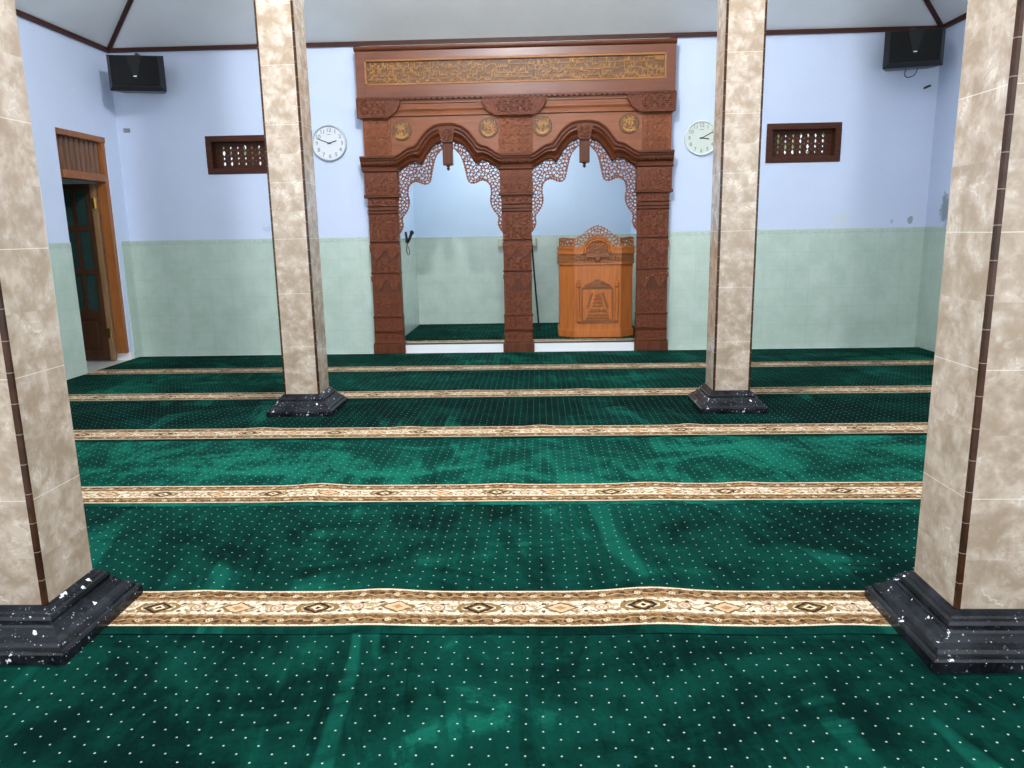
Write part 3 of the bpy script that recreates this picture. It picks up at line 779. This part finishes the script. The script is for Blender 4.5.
edge = .009 + .006 * np.abs(np.sin(PI * Al / .030)) - Dl
g = np.maximum(pat, edge * .6); g = np.maximum(g, (AX - .548) * 1.0)
outer = np.where(I_, D_, -D_) + np.where(Dl < .03, .007 * np.abs(np.sin(PI * Al / .030)) - .004, 0)
g = np.minimum(g, outer)
lace_me = None
for c_ in (-.929, .4925):
    ar = thing_part('arch', scr, (c_, SF, 1.3))
    n = 96
    hi = resample(half_in, n); ho = resample(half_out, n)
    inn = [(c_ + u, z) for u, z in mirror(hi)]; out = [(c_ + u, z) for u, z in mirror(ho)]
    b = MB()
    b.loft(inn, out, [(0, SB), (0, SF + .01), (.04, SF - .010), (.16, SF - .018), (.22, SF - .004), (.30, SF - .010), (.44, SF - .036), (.52, SF - .044), (.60, SF - .040), (.64, SF - .052), (.72, SF - .058), (.84, SF - .058), (.88, SF - .072), (.96, SF - .076), (1.0, SF - .068), (1.0, SB)])
    b.build('arch_moulding', 'wood', ar)
    lb = MB()
    if lace_me is None:
        field_mesh(lb, g, xs_, zs_, 0, .022); lo = lb.build('fretwork', 'lace', ar, fix=False, loc=(0, 0, 0)); lace_me = lo.data; lace_me.name = 'fretwork'
    else:
        lo = bpy.data.objects.new('fretwork', lace_me); C.objects.link(lo); lo.parent = ar
    lo.location = (0, .035, -1.3)
    # keystone block and its pendant
    b = MB(); pl = [(c_ - .085, 2.345), (c_ - .058, 2.215), (c_ + .058, 2.215), (c_ + .085, 2.345), (c_ + .05, 2.368), (c_ - .05, 2.368)]
    b.prism(pl, SF - .062, SF); scrollwork(b, c_ - .06, c_ + .06, 2.225, 2.345, SF - .062, .06, .01, .007)
    b.build('keystone', 'carve', ar)
    b = MB(); b.box(c_ - .052, c_ + .052, SF - .03, SF + .05, 1.985, 2.235, .006); b.box(c_ - .044, c_ + .044, SF - .034, SF, 2.0, 2.2, .004)
    b.lathe([(.002, -.052), (.012, -.044), (.018, -.03), (.010, -.018), (.022, -.008), (.022, .0)], (c_, SF + .01, 1.985), 'z', 12)
    b.build('pendant', 'wood_v', ar)
# spring beam over the posts, level with the arch feet
for x0, x1 in ((-1.845, -1.478), (-.378, -.058), (1.043, 1.409)):
    b = MB(); b.hmould(x0, x1, [(1.945, SB), (1.945, SF + .006), (1.95, SF - .014), (1.975, SF - .018), (1.985, SF - .008), (2.015, SF - .04), (2.04, SF - .044), (2.045, SF - .058), (2.062, SF - .062), (2.068, SF - .076), (2.084, SF - .076), (2.090, SF - .06), (2.090, SB)])
    scrollwork(b, x0 + .01, x1 - .01, 1.992, 2.03, SF - .028, .045, .012, .006)
    b.build('spring_beam', 'wood', scr)
# spandrel board over both arches, cut to the arch line
sp = [(-1.805, 2.50), (-1.805, 2.06)]
for c_ in (-.929, .4925): sp += [(c_ + u, z - .03) for u, z in mirror(resample(half_out, 24))]
sp += [(1.385, 2.06), (1.385, 2.50)]
b = MB()
top = 2.50; lowl = sp[1:-1]
for (xa, za), (xb, zb) in zip(lowl, lowl[1:]):
    if xb - xa > 1e-6: b.add([(xa, SF, za), (xb, SF, zb), (xb, SF, top), (xa, SF, top), (xa, SB, za), (xb, SB, zb), (xb, SB, top), (xa, SB, top)], [(0, 1, 2, 3), (7, 6, 5, 4), (0, 4, 5, 1), (3, 2, 6, 7)])
b.build('spandrel_board', 'board', scr)
for x0, x1 in ((-1.80, -1.515), (-.40, -.04), (1.085, 1.38)):
    b = MB(); b.box(x0, x1, SF - .008, SF + .004, 2.085, 2.485, .003)
    xa, xb = x0 + .02, x1 - .02
    for k in range(5): b.relief([(xa, 2.11 + k * .085), (xb, 2.11 + k * .085)], .004, SF - .008, .003, False)
    scrollwork(b, xa, xb, 2.10, 2.47, SF - .008, .072, .004, .005)
    b.build('spandrel_panel', 'board_carve', scr)
# frieze: mouldings, three corbels
b = MB(); b.hmould(-1.825, 1.395, [(2.478, SB), (2.478, SF - .005), (2.485, SF - .022), (2.497, SF - .022), (2.503, SF - .010), (2.525, SF - .014), (2.548, SF - .028), (2.556, SF - .028), (2.560, SF - .016), (2.60, SF - .020), (2.606, SF - .034), (2.618, SF - .034), (2.622, SF - .022), (2.648, SF - .026), (2.648, SB)])
b.build('frieze_moulding', 'board', scr)
for xa, xb, lc, rc in ((-1.845, -1.405, 0, 1), (-.555, .10, 1, 1), (.93, 1.41, 1, 0)):
    def side(x, s):  # s: -1 left, +1 right; stepped ogee running in towards the foot
        return [(x, 2.645), (x, 2.592), (x - s * .018, 2.572), (x - s * .03, 2.545), (x - s * .055, 2.515), (x - s * .09, 2.497), (x - s * .125, 2.472)]
    L = side(xa, -1) if lc else [(xa, 2.645), (xa, 2.472)]; R = side(xb, 1) if rc else [(xb, 2.645), (xb, 2.472)]
    pl = L + R[::-1]
    b = MB(); b.prism(pl, SF - .055, SB)
    rim = L[:] + R[::-1]
    b.relief(rim, .009, SF - .055, .008, False)
    scrollwork(b, xa + (.14 if lc else .02), xb - (.14 if rc else .02), 2.497, 2.625, SF - .055, .062, .008, .006)
    b.build('corbel', 'carve', scr)
b = MB(); b.hmould(-1.850, 1.414, [(2.640, SB), (2.640, SF - .045), (2.650, SF - .062), (2.664, SF - .062), (2.668, SF - .03), (2.668, SB)])
k = 0; x = -1.845
while x < 1.39: b.box(x, x + .034, SF - .066, SF - .03, 2.636, 2.655); x += .056
b.build('dentil_cornice', 'wood', scr)
# header: plain boards round the inscription panel
b = MB(); fr = SF - .03
b.box(-1.845, 1.409, SF, SB, 2.66, 3.12); b.box(-1.845, 1.409, fr, SF + .01, 2.668, 2.79, .004); b.box(-1.845, 1.409, fr, SF + .01, 3.035, 3.122, .004)
b.box(-1.845, -1.752, fr - .001, SF + .01, 2.668, 3.122, .004); b.box(1.316, 1.409, fr - .001, SF + .01, 2.668, 3.122, .004)
b.build('header_board', 'header', scr)
b = MB(); b.hmould(-1.850, 1.414, [(3.115, SB), (3.115, SF - .034), (3.125, SF - .05), (3.140, SF - .056), (3.160, SF - .056), (3.160, SB)]); b.build('top_cornice', 'wood', scr)
struct_f = MB().box(-1.80, 1.36, YB - .08, YB - .01, 3.160, 3.185).build('top_filler', 'cream', scr)
ip = thing_part('inscription_panel', scr, (-.2175, SF, 2.9))
b = MB(); b.box(-1.752, 1.316, SF - .012, SF + .005, 2.785, 3.04)
b.build('panel_ground', 'gold_ground', ip)
b = MB()
for (x0, x1, z0, z1) in ((-1.752, 1.316, 2.785, 2.806), (-1.752, 1.316, 3.015, 3.036), (-1.752, -1.73, 2.785, 3.036), (1.294, 1.316, 2.785, 3.036)): b.box(x0, x1, SF - .038, SF - .005, z0, z1, .004)
b.build('panel_frame', 'gold_frame', ip)
def script_strokes(b, x0, x1, z0, z1, y, h, rg, rr):
    """carved calligraphy strokes, right to left: uprights, bowls, sweeps, loops, dots"""
    x = x1; H_ = z1 - z0; base = z0 + H_ * .36
    while x > x0 + .02:
        k = rg.random(); w = rg.uniform(.28, .5) * H_; w = min(w, x - x0)
        bz = base + rg.uniform(-.06, .06) * H_
        if k < .30:
            sl_ = rg.uniform(-.04, .12) * H_
            b.relief([(x - w * .2, z1 - .02 * H_), (x - w * .2 + sl_ * .5, bz + H_ * .25), (x - w * .2 + sl_ * .2, bz)], rr, y, h); w *= .42
        elif k < .52:
            b.relief([(x + w * .1 - w * (1 - math.cos(PI * i / 9)) / 2 * 1.1, bz - H_ * .30 * math.sin(PI * i / 9) + (H_ * .1 if i == 9 else 0)) for i in range(10)], rr * 1.15, y, h)
        elif k < .70:
            b.relief([(x - w * i / 8, bz + H_ * .07 * (1 if i % 2 else -.5)) for i in range(9)], rr, y, h)
        elif k < .85:
            c_ = (x - w * .4, bz + H_ * .10); r_ = H_ * .12
            b.relief([(c_[0] + r_ * math.cos(a), c_[1] + r_ * math.sin(a)) for a in [2 * PI * i / 8 for i in range(9)]], rr * .9, y, h, False)
            b.relief([(c_[0] + r_ * .5, c_[1] - r_), (c_[0] - r_, bz - H_ * .15), (c_[0] - 2 * r_, bz - H_ * .25)], rr, y, h)
        else:
            b.relief([(x, bz + H_ * .5), (x - w * .5, bz + H_ * .42), (x - w * 1.1, bz + H_ * .55)], rr, y, h)
            b.relief([(x, bz - H_ * .05), (x - w * .6, bz), (x - w, bz - H_ * .05)], rr, y, h)
        for i in range(rg.choice((0, 1, 1, 2, 2))):
            dx, dz_ = x - rg.uniform(0, 1) * w, z0 + rg.choice((rg.uniform(.02, .2), rg.uniform(.6, .95))) * H_
            b.boss(dx, dz_, rr * 1.3, rr * 1.3, y, h, 4)
        x -= w * .82
    return b
b = MB(); rg = random.Random(4)
for z0_, z1_ in ((2.935, 3.012), (2.872, 2.955), (2.812, 2.892)): script_strokes(b, -1.725, 1.29, z0_, z1_, SF - .012, .012, rg, .0060)
b.build('calligraphy', 'gold', ip)
for i, (mx, mz) in enumerate(((-1.402, 2.342), (-.500, 2.350), (.058, 2.356), (.949, 2.362))):
    me_ = thing_part('medallion', scr, (mx, SF, mz))
    b = MB(); b.lathe([(.102, 0), (.102, .006), (.096, .010), (.001, .010)], (mx, SF, mz), 'y', 36)
    b.build('disc', 'gold_ground', me_)
    b = MB(); rg = random.Random(20 + i); y = SF - .010
    script_strokes(b, mx - .07, mx + .07, mz + .01, mz + .075, y, .009, rg, .006); script_strokes(b, mx - .075, mx + .075, mz - .07, mz + .005, y, .009, rg, .006)
    for k in range(3): b.relief([(mx + rg.uniform(-.05, .05) + .012 * k, mz + .075 - .02 * abs(k - 1)), (mx - .03 + .03 * k, mz + .02), (mx - .035 + .034 * k, mz - .02)], .007, y, .010)
    b.relief([(mx + .062 * math.cos(a), mz - .012 + .055 * math.sin(a)) for a in [PI * (1.05 + .9 * k / 9) for k in range(10)]], .009, y, .011)
    b.relief([(mx + .075 * math.cos(a), mz + .0 + .078 * math.sin(a)) for a in [PI * (1.2 + .6 * k / 9) for k in range(10)]], .006, y, .009)
    b.relief(spiral(mx + rg.uniform(-.02, .03), mz + .02, .035, 1.3, 0, rg.choice((-1, 1)), 12), .006, y, .009)
    for k in range(10):
        a = rg.uniform(0, 2 * PI); q = rg.uniform(.02, .085); b.boss(mx + q * math.cos(a), mz + q * math.sin(a), .008, .007, y, .010, 5)
    b.build('inscription', 'gold', me_)

# ------------------------------------------------------------------ pulpit in the right arch
PY = 8.57; pc = .662
pul = thing('pulpit', 'orange teak pulpit with pierced crown in the right arch of the niche', 'pulpit', (pc, 8.8, .101))
xa, xb, xe0, xe1, yd, ybk = .405, .922, .243, 1.070, 8.70, 9.15
plan = [(xa, PY), (xb, PY), (xe1, yd), (xe1, ybk), (xe0, ybk), (xe0, yd)]
def grow(o): return [(xa - o * .35, PY - o), (xb + o * .35, PY - o), (xe1 + o, yd - o * .6), (xe1 + o, ybk), (xe0 - o, ybk), (xe0 - o, yd - o * .6)]
def ring(o):
    return [(xe0 - o, yd + .06), (xe0 - o, yd - o * .6), (xa - o * .35, PY - o), (xb + o * .35, PY - o), (xe1 + o, yd - o * .6), (xe1 + o, yd + .06),
            (xe1 - .03, yd + .06), (xe1 - .03, yd + .02), (xb - .02, PY + .03), (xa + .02, PY + .03), (xe0 + .03, yd + .02), (xe0 + .03, yd + .06)]
zc = .102
b = MB(); b.prism(grow(0), zc + .06, .93, 'z'); b.build('body', 'pulpit', pul)
b = MB(); b.prism(grow(.014), zc, zc + .075, 'z'); b.prism(grow(.008), zc + .075, zc + .088, 'z'); b.build('skirting', 'pulpit', pul)
b = MB(); b.prism(grow(.012), .925, 1.04, 'z'); b.build('carved_band', 'pulpit_dark', pul)
b = MB(); b.prism(grow(.020), .918, .932, 'z'); b.prism(grow(.026), 1.035, 1.05, 'z'); b.prism(ring(.018), 1.05, 1.10, 'z'); b.prism(ring(.028), 1.095, 1.115, 'z'); b.build('cornice', 'pulpit', pul)
b = MB(); b.prism([(xe0 + .02, yd + .05), (xe1 - .02, yd + .05), (xe1 - .02, ybk), (xe0 + .02, ybk)], 1.042, 1.058, 'z'); b.build('desk_top', 'pulpit', pul)
# arch hood on the middle face
b = MB()
def arc(r, a0=0, a1=PI, n=20, cz_=1.05): return [(pc + r * math.cos(a0 + (a1 - a0) * i / (n - 1)), cz_ + r * 1.02 * math.sin(a0 + (a1 - a0) * i / (n - 1))) for i in range(n)]
b.loft(arc(.122), arc(.170), [(0, PY + .02), (0, PY - .045), (.25, PY - .056), (.5, PY - .050), (.6, PY - .062), (1, PY - .066), (1, PY + .02)]); b.build('arch_hood', 'pulpit', pul)
b = MB(); b.prism(arc(.128, 0, PI, 20, 1.04)[::1], PY - .038, PY + .01); b.box(pc - .128, pc + .128, PY - .038, PY + .01, 1.0, 1.041)
for k in range(9):
    a = PI * (k + .5) / 9
    for q in (.045, .075, .105): b.boss(pc + q * math.cos(a), 1.05 + q * math.sin(a), .012, .012, PY - .038, .008, 6)
    b.relief([(pc + .03 * math.cos(a), 1.05 + .03 * math.sin(a)), (pc + .115 * math.cos(a + .12), 1.05 + .115 * math.sin(a + .12))], .006, PY - .038, .007)
b.boss(pc, .985, .042, .045, PY - .018, .022, 14)
for s_ in (-1, 1):
    for k in range(5): b.boss(pc + s_ * (.07 + k * .04), .985, .015, .03, PY - .014, .008, 8)
b.build('arch_panel', 'pulpit_dark', pul)
# pierced crown
Xc = np.arange(.385, .945, .0038); Zc = np.arange(1.085, 1.36, .0038); X_, Z_ = np.meshgrid(Xc, Zc, indexing='ij'); Uc = np.abs(X_ - pc)
crown = [(0, 1.345), (.03, 1.340), (.07, 1.322), (.11, 1.296), (.14, 1.275), (.165, 1.250), (.20, 1.230), (.235, 1.216), (.262, 1.208), (.262, 1.105), (0, 1.105)]
Dc, Ac, Ic = poly_sdf(Uc, Z_, crown); F1c, F2c, THc = voronoi(Uc, Z_, .046, 9, .3)
gc = np.maximum(.0048 - (F2c - F1c) * .5, .0038 - np.abs(F1c - .009 - .002 * THc) - .004 * (np.sin(THc) < -.3)); gc = np.maximum(gc, .008 + .004 * np.sin(2 * PI * Ac / .036) - Dc); gc = np.maximum(gc, (.178 - np.hypot(Uc, (Z_ - 1.05) / 1.02)))
gc = np.minimum(gc, np.where(Ic, Dc, -Dc) + .004 * np.sin(2 * PI * Ac / .036))
field_mesh(MB(), gc, Xc, Zc, PY - .012, PY + .012).build('crown', 'pulpit_crown', pul, fix=False)
for s_ in (0, 1):
    L_ = math.hypot(xa - xe0, yd - PY); Xw = np.arange(0, L_ + .001, .004); Zw = np.arange(1.105, 1.225, .004); X2, Z2 = np.meshgrid(Xw, Zw, indexing='ij')
    pw = [(0, 1.215), (L_ * .3, 1.218), (L_ * .6, 1.212), (L_, 1.206), (L_, 1.105), (0, 1.105)]
    Dw, Aw, Iw = poly_sdf(X2, Z2, pw); a1, a2, a3 = voronoi(X2, Z2, .044, 31 + s_, .3)
    gw = np.maximum(.0048 - (a2 - a1) * .5, .0038 - np.abs(a1 - .009 - .002 * a3) - .004 * (np.sin(a3) < -.3)); gw = np.maximum(gw, .008 + .004 * np.sin(2 * PI * Aw / .034) - Dw); gw = np.minimum(gw, np.where(Iw, Dw, -Dw))
    m2 = field_mesh(MB(), gw, Xw, Zw, -.009, .009)
    o0 = Vector((xe0, yd, 0)) if s_ == 0 else Vector((xe1, yd, 0)); o1 = Vector((xa, PY, 0)) if s_ == 0 else Vector((xb, PY, 0))
    d_ = (o1 - o0).normalized(); n_ = Vector((-d_.y, d_.x, 0))
    m2.v = [tuple(o0 + d_ * p[0] + n_ * p[1] + Vector((0, 0, p[2]))) for p in m2.v]
    m2.build('crown_wing', 'pulpit_crown', pul, fix=False)
# turned half columns, pediment, emblem panel
for x in (.446, .880):
    b = MB(); b.lathe([(.022, .285), (.024, .30), (.018, .315), (.016, .33), (.019, .42), (.019, .50), (.016, .64), (.012, .66), (.022, .675), (.024, .685), (.014, .70), (.020, .715), (.016, .735), (.004, .75)], (x, PY - .022, 0), 'z', 14)
    b.build('half_column', 'pulpit', pul)
b = MB(); b.box(.430, .896, PY - .012, PY + .002, .262, .285, .003); b.build('panel_ledge', 'pulpit_dark', pul)
b = MB(); b.prism([(.50, .672), (.825, .672), (.79, .70), (.74, .715), (.70, .742), (pc, .756), (.625, .742), (.585, .715), (.535, .70)], PY - .018, PY + .002)
for s_ in (-1, 1): b.relief(spiral(pc + s_ * .06, .705, .03, 1.2, 0, s_), .005, PY - .018, .006); b.relief([(pc + s_ * .10, .70), (pc + s_ * .15, .685)], .008, PY - .018, .006)
b.build('pediment', 'pulpit_dark', pul)
b = MB(); b.box(.492, .830, PY - .010, PY + .002, .292, .652, .004); b.box(.507, .815, PY - .013, PY, .307, .637, .003); b.build('emblem_panel', 'pulpit', pul)
b = MB()
for ln in ([(.492, .292), (.830, .292)], [(.492, .652), (.830, .652)], [(.492, .292), (.492, .652)], [(.830, .292), (.830, .652)]): b.relief(ln, .007, PY - .010, .009, False)
b.build('emblem_frame', 'pulpit_dark', pul)
b = MB(); rg = random.Random(8); y = PY - .013
for s_ in (-1, 1): b.relief([(pc + s_ * .058, .60), (pc + s_ * .085, .52), (pc + s_ * .118, .43)], .013, y, .005, False)
for z, w in ((.585, .035), (.545, .05), (.505, .055), (.465, .062), (.405, .105), (.365, .115), (.33, .13)):
    script_strokes(b, pc - w, pc + w, z - .02, z + .02, y, .005, rg, .0045); b.relief([(pc - w, z - .017), (pc + w, z - .017)], .006, y, .004, False)
b.build('emblem', 'pulpit_relief', pul)

# ------------------------------------------------------------------ small things
def text_mesh(s, size, ext=.001):
    cu = bpy.data.curves.new('t', 'FONT'); cu.body = s; cu.size = size; cu.extrude = ext; cu.offset = size * .022; cu.align_x = 'CENTER'; cu.align_y = 'CENTER'
    o = bpy.data.objects.new('t', cu); C.objects.link(o); bpy.context.view_layer.update()
    dg = bpy.context.evaluated_depsgraph_get(); me = o.evaluated_get(dg).to_mesh()
    vs = [tuple(v.co) for v in me.vertices]; fs = [tuple(p.vertices) for p in me.polygons]
    o.evaluated_get(dg).to_mesh_clear(); bpy.data.objects.remove(o); bpy.data.curves.remove(cu)
    return vs, fs
def clock(cx, cz_, R, label, face, rim, hour, minute, ink):
    y = YB; t_ = thing('wall_clock', label, 'clock', (cx, y, cz_), 'wall clocks beside the screen')
    b = MB(); b.lathe([(R * .96, 0), (R, .008), (R, .022), (R * .97, .034), (R * .93, .034), (R * .90, .024), (R * .90, .004)], (cx, y, cz_), 'y', 64); b.build('rim', rim, t_, True)
    b = MB(); b.lathe([(R * .91, .004), (R * .91, .020), (.001, .020)], (cx, y, cz_), 'y', 64); b.build('dial', face, t_)
    for k in range(1, 13):
        b = MB(); vs, fs = text_mesh(str(k), R * .30); a = PI / 2 - 2 * PI * k / 12; r = R * .72
        b.add([(cx + r * math.cos(a) + v[0], y - .021 - v[2], cz_ + r * math.sin(a) + v[1]) for v in vs], fs); b.build('numeral', ink, t_)
    b = MB()
    for k in range(60):
        a = 2 * PI * k / 60; l = .05 if k % 5 == 0 else .025
        b.relief([(cx + R * (.885 - l) * math.cos(a), cz_ + R * (.885 - l) * math.sin(a)), (cx + R * .885 * math.cos(a), cz_ + R * .885 * math.sin(a))], .0011, y - .0201, .0004, False)
    b.build('minute_marks', 'grey', t_)
    b = MB(); b.relief([(cx - R * .1, cz_ + R * .48), (cx + R * .1, cz_ + R * .48)], .004, y - .0201, .0004, False); b.build('dial_print', 'grey', t_)
    for nm, ang, L, w, yy in (('hour_hand', 2 * PI * hour / 12, .44, .0055, .024), ('minute_hand', 2 * PI * minute / 60, .74, .0042, .027)):
        dx, dz = math.sin(ang), math.cos(ang); b = MB()
        b.relief([(cx - dx * R * .12, cz_ - dz * R * .12), (cx + dx * R * L * .6, cz_ + dz * R * L * .6), (cx + dx * R * L, cz_ + dz * R * L)], w, y - yy + .001, .0015, False); b.build(nm, 'ink', t_)
    b = MB(); b.lathe([(.008, .02), (.008, .030), (.001, .031)], (cx, y, cz_), 'y', 16); b.build('hub', 'ink', t_)
clock(-2.196, 2.246, .186, 'round white wall clock with a silver rim, left of the carved screen', 'clockface', 'rim', 2.42, 48.5, 'grey')
clock(1.715, 2.214, .176, 'round ivory wall clock with a pale rim, right of the carved screen', 'clockface2', 'rim2', 3.25, 10.4, 'grey')

def speaker(cx, cy, cz_, yaw, label, sx):
    t_ = thing('loudspeaker', label, 'loudspeaker', (cx, cy, cz_), 'loudspeakers in the back corners'); t_.rotation_euler = (math.radians(0), 0, yaw)
    W, H, D = .53, .338, .30; e = .036
    o = lambda v: v
    b = MB()   # cabinet: tapers to the back, bezel chamfered towards the grille
    F = [(-W / 2 + e, -D / 2, -H / 2 + e), (W / 2 - e, -D / 2, -H / 2 + e), (W / 2 - e, -D / 2, H / 2 - e * .3), (-W / 2 + e, -D / 2, H / 2 - e * .3)]
    Mi = [(-W / 2, -D / 2 + .05, -H / 2), (W / 2, -D / 2 + .05, -H / 2), (W / 2, -D / 2 + .05, H / 2), (-W / 2, -D / 2 + .05, H / 2)]
    Bk = [(-W * .36, D / 2, -H / 2 + .02), (W * .36, D / 2, -H / 2 + .02), (W * .36, D / 2, H / 2), (-W * .36, D / 2, H / 2)]
    fs = [(0, 1, 2, 3), (11, 10, 9, 8)]
    for a in (0, 4): fs += [(a + k, a + 4 + k, a + 4 + (k + 1) % 4, a + (k + 1) % 4) for k in range(4)]
    def bl(name, m, mb, fix=True):
        me = bpy.data.meshes.new(name); me.from_pydata(mb.v, [], mb.f)
        bb = bmesh.new(); bb.from_mesh(me); bmesh.ops.recalc_face_normals(bb, faces=bb.faces[:]); bb.to_mesh(me); bb.free()
        me.materials.append(M[m]); ob = bpy.data.objects.new(name, me); C.objects.link(ob); ob.parent = t_; return ob
    bl('cabinet', 'bevel', b.add(F + Mi + Bk, fs))
    g_ = MB().box(-W / 2 + e + .006, W / 2 - e - .006, -D / 2 - .012, -D / 2 + .01, -H / 2 + e + .006, H / 2 - e * .3 - .006, .008); bl('grille', 'grille', g_)
    v_ = MB().prism([(-.012, -.06), (.012, -.06), (.075, H / 2 - .015), (-.075, H / 2 - .015)], -D / 2 - .020, -D / 2 - .004); bl('grille_wedge', 'blackgloss', v_)
    bl('badge', 'silver', MB().box(-.017, .017, -D / 2 - .024, -D / 2 - .012, -.047, -.035, .002))
    bl('bracket', 'black', MB().box(-.03, .03, D / 2 - .01, D / 2 + .172, -.05, .05))
    bl('top_clip', 'black', MB().box(-.05, .05, -.05, .05, H / 2 - .004, H / 2 + .012).prism([(-.03, H / 2), (.03, H / 2), (.012, H / 2 + .035), (-.012, H / 2 + .035)], -.03, .03))
    if sx < 0:
        lp = smoothline([(-.02, -H / 2 + .02), (-.035, -H / 2 - .035), (-.01, -H / 2 - .065), (.03, -H / 2 - .06), (.06, -H / 2 - .04), (.085, -H / 2 + .02)], 4)
        bl('loose_cable', 'ink', MB().tube([(x, .05, z) for x, z in lp], .005, 6))
    return t_
speaker(-4.014, 8.0, 2.914, math.radians(13), 'black box loudspeaker in the left corner under the ceiling', 1)
speaker(3.659, 8.0, 2.953, math.radians(-13), 'black box loudspeaker in the right corner under the ceiling', -1)

# cable stubs in the wall under the speakers
b = MB(); b.tube([(-4.40, YB + .005, 2.430), (-4.395, YB - .02, 2.436), (-4.36, YB - .06, 2.437), (-4.33, YB - .07, 2.40)], .006, 8); b.box(-4.40, -4.335, YB - .012, YB + .002, 2.405, 2.446, .003)
tag(b.build('cable_socket', 'grey', loc=(-4.37, YB, 2.42)), 'small grey cable socket under the left loudspeaker', 'socket')
b = MB(); b.tube([(3.962, YB + .005, 2.655), (3.962, YB - .02, 2.658), (3.985, YB - .045, 2.668), (4.0, YB - .05, 2.672)], .011, 8)
tag(b.build('cable_stub', 'ink', loc=(3.965, YB, 2.66)), 'short black cable stub in the back wall below the right loudspeaker', 'cable')
# conduit on the left wall behind the near left pillar
b = MB(); b.tube([(XL + .014, 6.855, .48), (XL + .014, 6.855, 1.85)], .010, 10)
tag(b.build('wall_conduit', 'white', loc=(XL, 6.855, .48)), 'thin white conduit on the left wall beside the near left pillar', 'pipe')

# microphone on the niche side wall
mt = thing('microphone', 'black microphone with a looped cable on the niche side wall', 'microphone', (MX0, 9.25, 1.2))
b = MB(); b.box(MX0 + .006, MX0 + .02, 9.22, 9.28, 1.18, 1.25, .003); b.tube([(MX0 + .01, 9.25, 1.315), (MX0 + .014, 9.25, 1.27), (MX0 + .02, 9.25, 1.22), (-1.565, 9.25, 1.205)], .013, 10); b.build('wall_holder', 'black', mt)
b = MB(); b.tube([(-1.572, 9.25, 1.185), (-1.555, 9.25, 1.215), (-1.525, 9.25, 1.285)], .014, 12, .019); b.build('handle', 'black', mt, True)
b = MB()
pr = [(.027 * math.cos(PI * (i / 10 - .5)), .027 * math.sin(PI * (i / 10 - .5))) for i in range(11)]; b.lathe(pr, (-1.517, 9.25, 1.305), 'z', 16); b.build('mesh_head', 'bevel', mt, True)
b = MB(); b.tube([(-1.572, 9.25, 1.185), (-1.585, 9.25, 1.13), (-1.588, 9.25, 1.08), (-1.570, 9.25, 1.035), (-1.552, 9.25, 1.05), (-1.555, 9.25, 1.10), (-1.57, 9.25, 1.14)], .0045, 8); b.build('cable', 'black', mt)
# staff leaning on the middle post
b = MB(); b.tube([(.004, 9.24, .118), (-.028, 8.90, .56), (-.0625, 8.50, 1.08), (-.079, 8.325, 1.30)], .011, 10, .009)
b.tube([(.004, 9.24, .116), (.002, 9.225, .140)], .0145, 10)
tag(b.build('staff', 'ink', loc=(.004, 9.24, .102)), 'thin dark staff leaning behind the middle carved post', 'staff')
# cream box half hidden behind the middle post
b = MB(); b.box(-.515, -.02, MY1 - .06, MY1 - .006, 1.10, 1.21, .012)
tag(b.build('wall_box', 'box', loc=(-.26, MY1, 1.10)), 'cream box on the niche wall, mostly hidden behind the middle post', 'wall box')

# ------------------------------------------------------------------ light
w = bpy.data.worlds.new('World'); sc.world = w; w.use_nodes = True
bg = w.node_tree.nodes['Background']; bg.inputs[0].default_value = (.86, .93, 1, 1); bg.inputs[1].default_value = 1.6
def area(name, loc, rot, sx, sy, e, colr=(1, 1, 1), shape='RECTANGLE'):
    l = bpy.data.lights.new(name, 'AREA'); l.shape = shape; l.size = sx; l.size_y = sy; l.energy = e; l.color = colr
    o = bpy.data.objects.new(name, l); C.objects.link(o); o.location = loc; o.rotation_euler = rot; return o
pl_ = bpy.data.lights.new('hall_lamp', 'POINT'); pl_.energy = 560; pl_.shadow_soft_size = .12; pl_.color = (.93, .97, 1)
po = bpy.data.objects.new('hall_lamp', pl_); C.objects.link(po); po.location = (-.35, 3.6, 4.5)
area('daylight', (-.2, -1.2, 1.75), (math.radians(100), 0, 0), 7.5, 2.6, 150, (.93, .97, 1))
pn = bpy.data.lights.new('niche_lamp', 'POINT'); pn.energy = 48; pn.shadow_soft_size = .12; pn.color = (.93, .97, 1)
pno = bpy.data.objects.new('niche_lamp', pn); C.objects.link(pno); pno.location = (-.35, 9.0, 2.55)

# ------------------------------------------------------------------ camera
cam = bpy.data.cameras.new('camera'); co = bpy.data.objects.new('camera', cam); C.objects.link(co)
f, p, yaw, roll = 756.388, .199447, .036997, -.018177
cp, sp_, cy, sy, cr, sr = math.cos(p), math.sin(p), math.cos(yaw), math.sin(yaw), math.cos(roll), math.sin(roll)
Rz = Matrix(((cy, -sy, 0), (sy, cy, 0), (0, 0, 1)))
fw, up, rt = Rz @ Vector((0, cp, -sp_)), Rz @ Vector((0, sp_, cp)), Rz @ Vector((1, 0, 0))
r2, u2 = cr * rt + sr * up, -sr * rt + cr * up
mw = Matrix((r2, u2, -fw)).transposed().to_4x4(); mw.translation = (0, 0, 1.3); co.matrix_world = mw
cam.sensor_width = 36; cam.sensor_fit = 'HORIZONTAL'; cam.lens = f / 1024 * 36; cam.clip_start = .05; cam.clip_end = 200
sc.camera = co
vs_ = sc.view_settings; vs_.view_transform = 'Standard'; vs_.look = 'None'; vs_.gamma = 1; vs_.use_curve_mapping = False; vs_.exposure = 0.0
